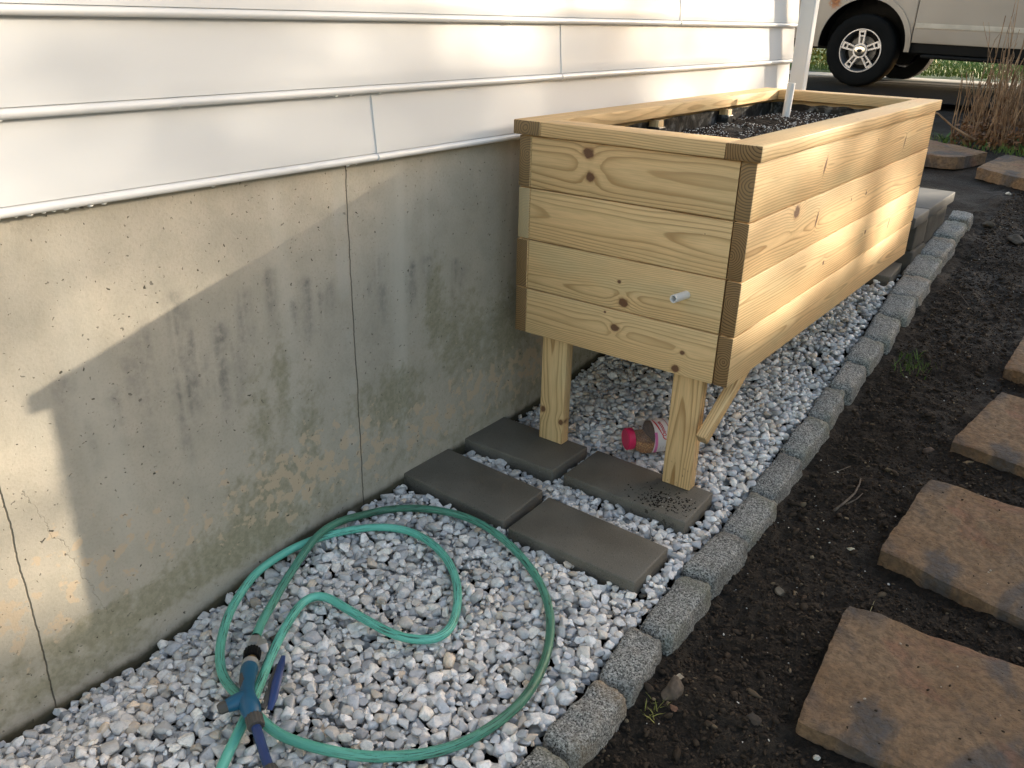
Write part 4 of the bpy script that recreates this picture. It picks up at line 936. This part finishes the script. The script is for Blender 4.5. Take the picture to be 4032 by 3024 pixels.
# ------------------------------------------------------------------ soil litter
def litter():
    n = 52000; x = rng.uniform(.79, 1.9, n); y = -1.3+rng.random(n)**1.5*5.2; k = x > cob_out(y)+.006; x, y = x[k], y[k]
    # keep most crumbs off the stepping stones
    on = np.zeros(len(x), bool)
    for (a, b, c, d) in ((1.08, 1.64, -.555, -.10), (1.07, 1.66, .105, .56), (1.095, 1.68, .765, 1.2), (1.13, 1.72, 1.38, 1.8)): on |= (x > a) & (x < b) & (y > c) & (y < d)
    k = ~on; x, y = x[k], y[k]; n = len(x); kind_ = rng.random(n); r = rng.uniform(.0013, .0040, n)*(1+1.2*(rng.random(n) > .96))
    z = zsoil(x, y)+r*.25; tint = np.empty((n, 3)); tint[:] = np.array([.026, .018, .012])*rng.uniform(.5, 2.0, n)[:, None]
    k = kind_ > .955; tint[k] = np.array([.17, .125, .08])*rng.uniform(.5, 1.2, k.sum())[:, None]
    k = kind_ > .990; tint[k] = (.58, .55, .50); r[k] *= .6
    S = np.stack([r*rng.uniform(1, 2.2, n), r, r*.8], 1); pr, Fi = rock_protos(10, 2, rng, .55, .9, 9)
    Vv, Fv, kk = scatter(pr, Fi, np.stack([x, y, z], 1), S, rotmats(rng, n, .5), rng.integers(0, 10, n))
    tag(link('soil_crumbs', npmesh('soil_crumbs', Vv, Fv, True, {'tint': np.repeat(tint, kk, 0)}), CRUMB), 'dark soil crumbs and pale grit scattered over the bare bed', 'soil', None, 'stuff')
    # crumbs and grit fallen on the stepping stones and the splashed paver
    P = []; S = []; Tn = []
    for (a, b, c, d, zf) in ((1.1, 1.6, -.52, -.13, lambda y: -.085), (1.1, 1.6, .13, .53, lambda y: -.057+(y-.33)*.11), (1.12, 1.6, .8, 1.17, lambda y: .021+(y-.98)*.14)):
        for _ in range(45): y_ = random.uniform(c, d); P.append((random.uniform(a, b), y_, zf(y_)+.002)); r_ = random.uniform(.0008, .0024); S.append((r_*1.6, r_, r_)); Tn.append((.45, .40, .33) if random.random() < .12 else (.03, .02, .012))
    for _ in range(220):
        px_ = random.gauss(.565, .045); py_ = random.gauss(-.045, .030)
        if .30 < px_ < .64 and -.10 < py_ < .075: P.append((px_, py_, -.0325)); r_ = random.uniform(.0009, .0026); S.append((r_*1.4, r_, r_*.7)); Tn.append((.6, .6, .57) if random.random() < .03 else (.012, .009, .006))
    n = len(P); Vv, Fv, kk = scatter(pr, Fi, np.array(P), np.array(S), rotmats(rng, n, .3), rng.integers(0, 10, n))
    tag(link('fallen_soil', npmesh('fallen_soil', Vv, Fv, True, {'tint': np.repeat(np.array(Tn), kk, 0)}), CRUMB), 'specks of soil fallen on the pavers and stepping stones', 'soil', None, 'stuff')
litter()
def rock(x, y, r, c, label, seed, sink=.35, flat=.6, cat='rock'):
    rg = np.random.default_rng(seed); pr, Fi = rock_protos(1, 4, rg, .5, .85, 11); V = pr[0]*np.array([r, r*.72, r*flat])
    n = V/np.linalg.norm(V, axis=1, keepdims=True); V = V+n*((fbm(V[:, 0]*90/ (r*30)+seed, V[:, 1]*90/(r*30)+V[:, 2]*50, seed, 3)-.5)*r*.16)[:, None]
    o = link(cat, npmesh(cat, V, Fi, True), simple('rock_%d' % seed, c, .85, var=.35, sc=60, bmp=.002)); zz = float(zsoil(np.array([x]), np.array([y]))[0])
    o.location = (x, y, zz+r*flat*(1-sink)-.002); o.rotation_euler = (random.uniform(-.2, .2), random.uniform(-.2, .2), seed*1.3); tag(o, label, cat)
rock(.872, -.600, .030, (.10, .075, .055), 'fist sized brown rock against the granite edging', 11)
rock(.893, -.635, .010, (.20, .10, .06), 'small reddish pebble beside the brown rock', 12, cat='pebble')
rock(.862, -.545, .011, (.42, .36, .27), 'cream chip on the soil just past the brown rock', 13, .2, .4, cat='stone_chip')
rock(.919, -.113, .0155, (.16, .13, .095), 'rounded tan pebble left of the nearest stepping stone', 14, cat='pebble')
rock(1.003, .178, .012, (.40, .36, .27), 'pale flat chip between the first two stepping stones', 15, .2, .35, cat='stone_chip')
rock(.932, .08, .008, (.30, .24, .16), 'little tan chip in bare soil', 16, .2, .5, cat='stone_chip')
rock(1.161, -.565, .0085, (.58, .54, .47), 'small white chip in front of the nearest stepping stone', 17, .1, .6, cat='stone_chip')
rock(.955, -.815, .012, (.19, .13, .08), 'tan pebble near the bottom edge on the soil', 18, cat='pebble')
rock(1.028, -.555, .019, (.055, .040, .030), 'dark muddy clod beside the nearest stepping stone corner', 19, .45, cat='clod')
rock(1.05, .76, .020, (.07, .045, .032), 'dark brown clod beside the third stepping stone', 20, .4, cat='clod')
rock(.944, 2.747, .045, (.075, .062, .05), 'lumpy brown rock on the soil at the right, far down the bed', 21, .4)
rock(.80, 2.87, .028, (.07, .055, .04), 'brown clod beside the last edging blocks', 22, .4, cat='clod')
rock(.772, 3.583, .022, (.50, .46, .40), 'white stone chip lying far down the dark bed', 23, .2, .5, cat='stone_chip')
rock(.47, 5.55, .11, (.075, .055, .042), 'brown fieldstone under the dry shrub', 24, .3, .75, cat='fieldstone')
def twig(name, pts, r, mat, label):
    zz = [float(zsoil(np.array([p[0]]), np.array([p[1]]))[0])+p[2] for p in pts]
    m = MB(); n = len(pts); m.tube([(p[0], p[1], z) for p, z in zip(pts, zz)], [r*(1-.5*i/(n-1)) for i in range(n)], 7); tag(m.build(name, mat, None, True), label, 'twig')
TW = leafmat('twig_bark', (.07, .05, .038), (.14, .11, .085), 60)
twig('twig', [(.912, .31, .004), (.925, .36, .006), (.935, .42, .007), (.933, .47, .005), (.927, .50, .003)], .0042, TW, 'curved brown twig lying near the second stepping stone')
twig('twig', [(.930, .36, .004), (.947, .40, .004), (.955, .43, .004)], .0025, TW, 'short twig lying alongside the curved brown twig')
twig('twig', [(.84, .48, .004), (.865, .52, .008), (.88, .56, .004)], .002, TW, 'thin forked twig between edging and curved brown twig')
twig('twig', [(.835, 1.97, .004), (.88, 1.95, .006), (.925, 1.90, .004), (.95, 1.84, .004)], .0018, TW, 'long thin twig on the soil opposite the planter corner')
twig('twig', [(.915, -1.0, .004), (.93, -.93, .01), (.945, -.88, .004)], .0022, TW, 'thin root strand at the bottom edge of the soil')
twig('twig', [(1.075, -.155, .004), (1.12, -.07, .012), (1.115, -.01, .004)], .0011, leafmat('root', (.2, .19, .10), (.28, .26, .15)), 'fine pale rootlet at the nearest stepping stone corner')
# ------------------------------------------------------------------ dry shrub
def shrub():
    root = empty('dry_shrub', (.75, 5.5, g(5.5)-.06)); off = Matrix.Translation(-Vector(root.location)); rg = random.Random(5); m = MB(); md = MB()
    def stem(x, y, h, lean, r, kind=0):
        z = g(y)-.07; p = Vector((x, y, z)); d = Vector((lean[0], lean[1], 1)).normalized(); n = 7; P = [p.copy()]
        for k in range(n):
            d = (d+Vector((rg.gauss(0, .055), rg.gauss(0, .055), .03))).normalized(); p = p+d*h/n; P.append(p.copy())
        m.tube(P, [r*(1-.5*k/n) for k in range(n+1)], 5)
        for k in range(2, n+1):
            if rg.random() < .42:
                e = P[k]; dd = (d+Vector((rg.gauss(0, .5), rg.gauss(0, .5), .2))).normalized(); L = rg.uniform(.02, .14)*h
                m.tube([e, e+dd*L*.5+Vector((0, 0, .01)), e+dd*L+Vector((0, 0, .02))], [r*.55, r*.42, r*.3], 4)
    for _ in range(820):
        x = .10+1.75*rg.random()**.72; y = rg.uniform(5.05, 6.5); e = min(1, max(0, (x-.06)/.16)); h = rg.uniform(.22, .40)+e*rg.uniform(.03, .28)+(e*rg.uniform(.2, .42) if rg.random() < .13 else 0)
        stem(x, y, h, (rg.gauss(.02, .17), rg.gauss(0, .12)), rg.uniform(.003, .0062))
    for (x, h) in ((.22, .50), (.36, .88), (.50, .98), (.62, 1.05), (.70, .95), (.83, 1.1), (.95, 1.0)): stem(x, 5.2, h, (rg.gauss(.06, .05), 0), .0075)
    m.tube([(.33, 4.95, .44), (.17, 4.93, .52), (.06, 4.92, .60), (-.10, 4.90, .65)], [.009, .008, .006, .005], 6)
    o = m.build('stems', STEM, None, True); o.parent = root; o.matrix_parent_inverse = off
    for _ in range(3400):
        x = .14+1.6*rg.random(); y = rg.uniform(4.95, 6.2); z = g(y)-.05+abs(rg.gauss(0, .075)); s_ = rg.uniform(.012, .035)
        q = Quaternion((rg.gauss(0, 1), rg.gauss(0, 1), rg.gauss(0, 1), rg.gauss(0, 1))).normalized()
        vs = [md.bm.verts.new(Vector((x, y, z))+q @ Vector(v)) for v in ((-s_, 0, 0), (0, -s_*.4, s_*.15), (s_, 0, 0), (0, s_*.4, -.1*s_))]; md.bm.faces.new(vs)
    o = md.build('dead_leaves', DEADLEAF, None); o.parent = root; o.matrix_parent_inverse = off
    tag(root, 'leafless dry shrub of upright brown stems beside the driveway', 'shrub')
shrub()
def strap(x, y, label, seed):
    rg = random.Random(seed); m = MB()
    for _ in range(16):
        a_ = rg.uniform(0, 6.28); L = rg.uniform(.08, .17); w_ = .008; dx, dy = math.cos(a_), math.sin(a_); px, py = -dy*w_, dx*w_; P = []
        for k in range(5):
            t = k/4; P.append((x+dx*L*t*.9, y+dy*L*t*.9, g(y)-.06+L*(1.2*t-.75*t*t), (1-t**2)))
        for k in range(4):
            A, B = P[k], P[k+1]; vs = [m.bm.verts.new((A[0]-px*A[3], A[1]-py*A[3], A[2])), m.bm.verts.new((A[0]+px*A[3], A[1]+py*A[3], A[2])), m.bm.verts.new((B[0]+px*B[3], B[1]+py*B[3], B[2])), m.bm.verts.new((B[0]-px*B[3], B[1]-py*B[3], B[2]))]; m.bm.faces.new(vs)
    tag(m.build('leafy_plant', STRAP, None), label, 'plant', 'low green plants at the foot of the dry shrub')
strap(.10, 5.15, 'low green plant just right of the far planter corner', 1); strap(.60, 5.2, 'low green plant beside the brown fieldstone', 2); strap(.78, 5.28, 'low broad leaved green plant at the right edge, under the shrub', 3)
# ------------------------------------------------------------------ leafy bush beyond the driveway
def leaf_cloud(m, c, rad, n, s_, rg):
    for _ in range(n):
        v = Vector((rg.gauss(0, 1), rg.gauss(0, 1), rg.gauss(0, 1))).normalized()*rg.random()**.4; p = Vector((c[0]+v.x*rad[0], c[1]+v.y*rad[1], c[2]+v.z*rad[2])); s2 = s_*rg.uniform(.6, 1.3)
        q = Quaternion((rg.gauss(0, 1), rg.gauss(0, 1), rg.gauss(0, 1), rg.gauss(0, 1))).normalized()
        m.bm.faces.new([m.bm.verts.new(p+q @ Vector(k)) for k in ((-s2, 0, 0), (0, -s2*.5, 0), (s2, 0, 0), (0, s2*.5, 0))])
rg = random.Random(3); m = MB(); root = empty('leafy_bush', (-2.9, 10.7, .58))
for c in ((-3.3, 10.8, .95), (-2.6, 10.7, .9), (-2.2, 10.9, .85), (-2.9, 11.1, 1.2), (-3.8, 10.9, 1.1), (-1.7, 11.2, .85)): leaf_cloud(m, c, (.5, .4, .36), 900, .03, rg)
o = m.build('crown', SHRUB); o.parent = root; o.matrix_parent_inverse = Matrix.Translation((2.9, -10.7, -.58))
m = MB()
for k in range(7): m.tube([(-3.6+k*.33, 10.85, .5), (-3.6+k*.34, 10.85, .8), (-3.7+k*.36, 10.9, 1.1)], [.02, .015, .008], 6)
o = m.build('trunk', BARK); o.parent = root; o.matrix_parent_inverse = Matrix.Translation((2.9, -10.7, -.58))
tag(root, 'yellow green leafy bush on the lawn behind the car wheel', 'bush')
# ------------------------------------------------------------------ car (front wheel in view)
car = empty('parked_car', (-1.37, 7.72, .575)); car.rotation_euler = (0, R(1.3), 0)
def cp(o): o.parent = car; return o
AR = .425; AZ = .40
def arch(cx, rad, n=22, z0=.34):
    a0 = math.asin(max(-1, min(1, (z0-AZ)/rad))); return [(cx+rad*math.cos(t), AZ+rad*math.sin(t)) for t in np.linspace(math.pi-a0, a0, n)]
WB = 3.02
def skin(name, poly, mat, y0=0., th=.03, bev=.006):
    m = MB(); m.prism(poly, y0, y0+th, 'y', bev); return cp(m.build(name, mat, None, ang=35))
for y0 in (0., 1.93):
    f = 'front_fender'; fl = [(-.90, .50)]+[(-.86, .42)]+[(-.47, .36)]
    ar = [p for p in arch(0, .455, 26, .36)]
    skin('front_fender', [(-.92, .47), (-.47, .385)]+ar[1:-1]+[(.475, .45), (.475, 1.06), (-.75, 1.02), (-.93, .86)], PAINT, y0)
    skin('front_door', [(.483, .45), (1.50, .45), (1.50, 1.08), (.483, 1.06)], PAINT, y0, .03); skin('rear_door', [(1.508, .45), (2.42, .45), (2.42, .52), (2.56, .86), (2.58, 1.09), (1.508, 1.08)], PAINT, y0, .03)
    ar2 = arch(WB, .455, 26, .36); skin('quarter_panel', [(2.43, .40)]+ar2[1:-1]+[(3.50, .39), (4.05, .47), (4.08, 1.1), (2.59, 1.09), (2.568, .86), (2.43, .52)], PAINT, y0)
    s_ = -1 if y0 == 0 else 1; yy = y0-.012 if y0 == 0 else y0+.03
    skin('side_moulding', [(.495, .585), (1.49, .585), (1.49, .632), (.495, .632)], PAINT2, yy, .014, .005); skin('side_moulding', [(1.515, .585), (2.40, .585), (2.43, .632), (1.515, .632)], PAINT2, yy, .014, .005)
    skin('side_moulding', [(-.90, .56), (-.49, .56), (-.49, .605), (-.90, .605)], PAINT2, yy, .012, .004)
    # flared arch lip
    for cx in (0, WB):
        m = MB(); out = arch(cx, .485, 30, .36); inn = arch(cx, .435, 30, .36); m.prism(out+inn[::-1], yy-.004, yy+.02, 'y', .004); cp(m.build('arch_lip', PAINT, None, ang=35))
    # side glass and pillars
    skin('side_window', [(.30, 1.10), (2.48, 1.12), (2.46, 1.60), (1.02, 1.60)], GLASS, y0+.05 if y0 == 0 else y0-.05, .02); skin('side_window', [(2.62, 1.12), (3.85, 1.13), (3.7, 1.60), (2.6, 1.60)], GLASS, y0+.05 if y0 == 0 else y0-.05, .02)
    m = MB(); m.box((.62, y0-.10 if y0 == 0 else y0+.02, .315), (2.42, y0+.09 if y0 == 0 else y0+.17, .350), .012); cp(m.build('running_board', BLACKP, None, ang=40))
m = MB(); m.prism([(-.78, 1.0), (.42, 1.07), (.98, 1.60), (1.1, 1.70), (3.75, 1.70), (3.98, 1.1), (-.2, 1.0)], .06, 1.90, 'y', .03) if False else None
m = MB(); m.prism([(.40, 1.065), (1.02, 1.615), (3.74, 1.615), (4.02, 1.095)], .085, 1.875, 'y', .02); cp(m.build('cabin', BLACKP, None, ang=40))
m = MB(); m.prism([(.96, 1.60), (3.78, 1.60), (3.70, 1.70), (1.14, 1.70)], .05, 1.91, 'y', .03); cp(m.build('roof', PAINT, None, ang=40))
m = MB(); m.prism([(-.93, .84), (-.78, 1.0), (.46, 1.075), (.46, 1.05), (-.7, .95), (-.9, .80)], .02, 1.94, 'y', .004); cp(m.build('bonnet', PAINT, None, ang=40))
m = MB(); m.box((-1.02, .0, .36), (-.90, 1.96, .62), .04); cp(m.build('bumper', BLACKP, None, ang=40)); m = MB(); m.box((4.03, .0, .42), (4.16, 1.96, .68), .04); cp(m.build('bumper', BLACKP, None, ang=40))
m = MB(); m.box((-.955, .3, .64), (-.90, 1.66, .86), .02); cp(m.build('grille', BLACKP, None, ang=40))
for yy in (.06, 1.70): m = MB(); m.box((-.965, yy, .66), (-.88, yy+.2, .86), .03); cp(m.build('headlight', GLASS, None, ang=40))
for yy in (.02, 1.84): m = MB(); m.box((4.05, yy, .80), (4.10, yy+.1, 1.15), .02); cp(m.build('tail_light', simple('tail_red', (.25, .01, .01), .2), None, ang=40))
m = MB(); m.box((-.88, .35, .33), (4.0, 1.61, .98), 0); m.box((.50, .03, .36), (2.40, 1.93, 1.0), 0); m.box((3.52, .03, .42), (4.02, 1.93, 1.0), 0); m.box((-.88, .03, .50), (-.52, 1.93, .84), 0); cp(m.build('underbody', BLACKP, None))
for cx in (0, WB):
    for (ya, yb) in ((.028, .36), (1.60, 1.932)):
        m = MB(); P = arch(cx, .50, 26, .36); Q_ = arch(cx, .46, 26, .36); m.prism(P+Q_[::-1], ya, yb, 'y'); cp(m.build('wheel_liner', BLACKP, None))
def wheel(cx, ya, outer):
    w_ = empty('wheel', (0, 0, 0)); w_.parent = car; w_.location = (cx, ya, .345); s_ = 1 if outer < 0 else -1
    # tyre profile (r, y from the outer face)
    prof = [(.212, .012), (.240, .0), (.315, -.006), (.338, .006), (.350, .026), (.352, .06), (.352, .19), (.345, .225), (.31, .245), (.215, .24)]
    m = MB(); n = 72; rs = []
    for r_, yy in prof: rs.append([m.bm.verts.new(((r_-(.006 if (r_ > .349 and (k % 3 == 0)) else 0))*math.cos(2*math.pi*k/n), yy*s_, (r_-(.006 if (r_ > .349 and (k % 3 == 0)) else 0))*math.sin(2*math.pi*k/n))) for k in range(n)])
    for i in range(len(rs)-1):
        for k in range(n): m.bm.faces.new((rs[i][k], rs[i][(k+1) % n], rs[i+1][(k+1) % n], rs[i+1][k]))
    t = m.build('tyre', RUBBER, None, ang=40); t.parent = w_
    m = MB(); n = 60; rs = []
    for r_, yy in [(.212, .016), (.210, .004), (.201, .004), (.195, .016), (.183, .075), (.18, .2)]: rs.append([m.bm.verts.new((r_*math.cos(2*math.pi*k/n), yy*s_, r_*math.sin(2*math.pi*k/n))) for k in range(n)])
    for i in range(len(rs)-1):
        for k in range(n): m.bm.faces.new((rs[i][k], rs[i][(k+1) % n], rs[i+1][(k+1) % n], rs[i+1][k]))
    m.build('rim', ALLOY, None, ang=40).parent = w_
    for k in range(5):
        a_ = math.pi/2+2*math.pi*k/5+.06; m = MB()
        # each spoke: two rails, a crossbar and a foot, leaving the slot open
        for u in (-1, 1): m.prism([(.07, u*.019-.009), (.07, u*.019+.009), (.195, u*.028+.008), (.195, u*.028-.008)], .012*s_, .045*s_, 'y', .003)
        m.box((.150, -.024, .0), (.166, .024, .0)) if False else None
        m.prism([(.135, -.020), (.135, .020), (.148, .021), (.148, -.021)], .0135*s_, .043*s_, 'y'); m.prism([(.175, -.027), (.175, .027), (.196, .029), (.196, -.029)], .0145*s_, .05*s_, 'y')
        m.xf(Matrix.Rotation(-a_, 4, 'Y')); m.build('spoke', ALLOY, None, ang=40).parent = w_
    m = MB(); m.tube([(0, .004*s_, 0), (0, .05*s_, 0)], .072, 40); m.build('hub', ALLOY, None, ang=40).parent = w_
    m = MB(); P = [(0, (-.008+.012*0)*s_, 0), (0, .0*s_, 0), (0, .012*s_, 0)]; m.tube([(0, -.010*s_, 0), (0, -.006*s_, 0), (0, .006*s_, 0)], [.038, .052, .058], 40)
    m.build('centre_cap', CHROME, None, ang=30).parent = w_
    # the maker's oval badge is only a vague mark at this distance
    m = MB(); m.tube([(0, -.0125*s_, 0), (0, -.0098*s_, 0)], .026, 30, True, .62); m.build('badge', BLACKP, None, ang=30).parent = w_
    m = MB(); m.tube([(0, .125*s_, 0), (0, .14*s_, 0)], .185, 40); m.build('wheel_shade_disc', BLACKP, None).parent = w_  # black disc added to stand for the shade inside the wheel
    m = MB(); m.tube([(0, .09*s_, 0), (0, .11*s_, 0)], .14, 40); m.build('brake_disc', simple('brake_steel', (.10, .10, .10), .4, .8) if 'brake_steel' not in bpy.data.materials else bpy.data.materials['brake_steel'], None).parent = w_
wheel(0, .015, -1); wheel(WB, .015, -1); wheel(0, 1.945, 1); wheel(WB, 1.945, 1)
tag(car, 'champagne coloured sport utility vehicle parked on the driveway with a rusty front fender', 'car')
# ------------------------------------------------------------------ unseen fence and trees: fence added to block low sun, trees placed for dapples
fence = empty('sun_block_fence', (5.2, 5, .0)); FM = leafmat('fence_wood', (.13, .10, .075), (.22, .17, .12), 3)
m = MB(); y_ = -2.0; k = 0
while y_ < 13.0:
    m.box((5.2, y_, G(y_)-.06), (5.222, y_+.138, 2.66), .004, 1); y_ += .141; k += 1
o = m.build('fence_boards', FM); o.parent = fence; o.matrix_parent_inverse = Matrix.Translation((-5.2, -5, 0))
for k in range(7): m = MB(); m.box((5.223, -1.9+k*2.4, -.2), (5.32, -1.8+k*2.4, 2.70), .004); o = m.build('fence_post', FM); o.parent = fence; o.matrix_parent_inverse = Matrix.Translation((-5.2, -5, 0))
for z in (.6, 2.0): m = MB(); m.box((5.2225, -2, z), (5.26, 13, z+.09)); o = m.build('fence_rail', FM); o.parent = fence; o.matrix_parent_inverse = Matrix.Translation((-5.2, -5, 0))
tag(fence, 'unseen tall board fence added to block the low sun', 'fence')
def tree(x, y, h, r, seed, nleaf, label, low=()):
    rg = random.Random(seed); root = empty('yard_tree', (x, y, .5)); off = Matrix.Translation((-x, -y, -.5)); m = MB(); lm = MB()
    def grow(p, d, L, r_, lvl):
        n = 4; P = [p.copy()]; q = p.copy()
        for _ in range(n): d = (d+Vector((rg.gauss(0, .13), rg.gauss(0, .13), rg.gauss(.03, .08)))).normalized(); q = q+d*L/n; P.append(q.copy())
        m.tube(P, [r_*(1-.35*i/n) for i in range(n+1)], 7 if lvl < 2 else 4, False)
        if lvl < 5:
            for _ in range(3 if lvl < 4 else 2):
                k = rg.randint(2 if lvl else 3, n); a_ = Vector((rg.gauss(0, 1), rg.gauss(0, 1), rg.gauss(.2, .6))).normalized(); grow(P[k], (d*.75+a_*.75).normalized(), L*rg.uniform(.58, .8), r_*.55, lvl+1)
        elif nleaf: leaf_cloud(lm, q, (.2, .2, .16), nleaf, .05, rg)
    grow(Vector((x, y, .4)), Vector((0, 0, 1)), h, r, 0)
    for c_, r_, n_ in low:      # low leafy boughs added to dim the wall above the planter's shadow
        m.tube([(x, y, c_[2]-.5), ((x+c_[0])/2, (y+c_[1])/2, c_[2]-.15), c_], [.03, .02, .008], 5); leaf_cloud(lm, c_, r_, n_, .05, rg)
    o = m.build('trunk', BARK, None, True); o.parent = root; o.matrix_parent_inverse = off
    if nleaf: o = lm.build('crown', TREEL, None); o.parent = root; o.matrix_parent_inverse = off
    tag(root, label, 'tree')
tree(7.9, 14.8, 2.6, .10, 4, 12, 'slender yard tree with thin twigs beyond the fence'); tree(9.5, 14.5, 4.6, .12, 9, 24, 'broad yard tree with sparse leaves beyond the fence')
tree(6.5, 11.8, 3.0, .06, 21, 10, 'young yard tree standing close behind the fence'); tree(8.6, 14.0, 4.3, .08, 33, 24, 'high crowned yard tree between the slender and the broad one', [((8.6, 14.25, 5.15), (.3, .60, .22), 190), ((8.7, 15.05, 5.25), (.3, .35, .25), 110), ((8.5, 13.5, 5.35), (.3, .3, .16), 60)])
print('script done')
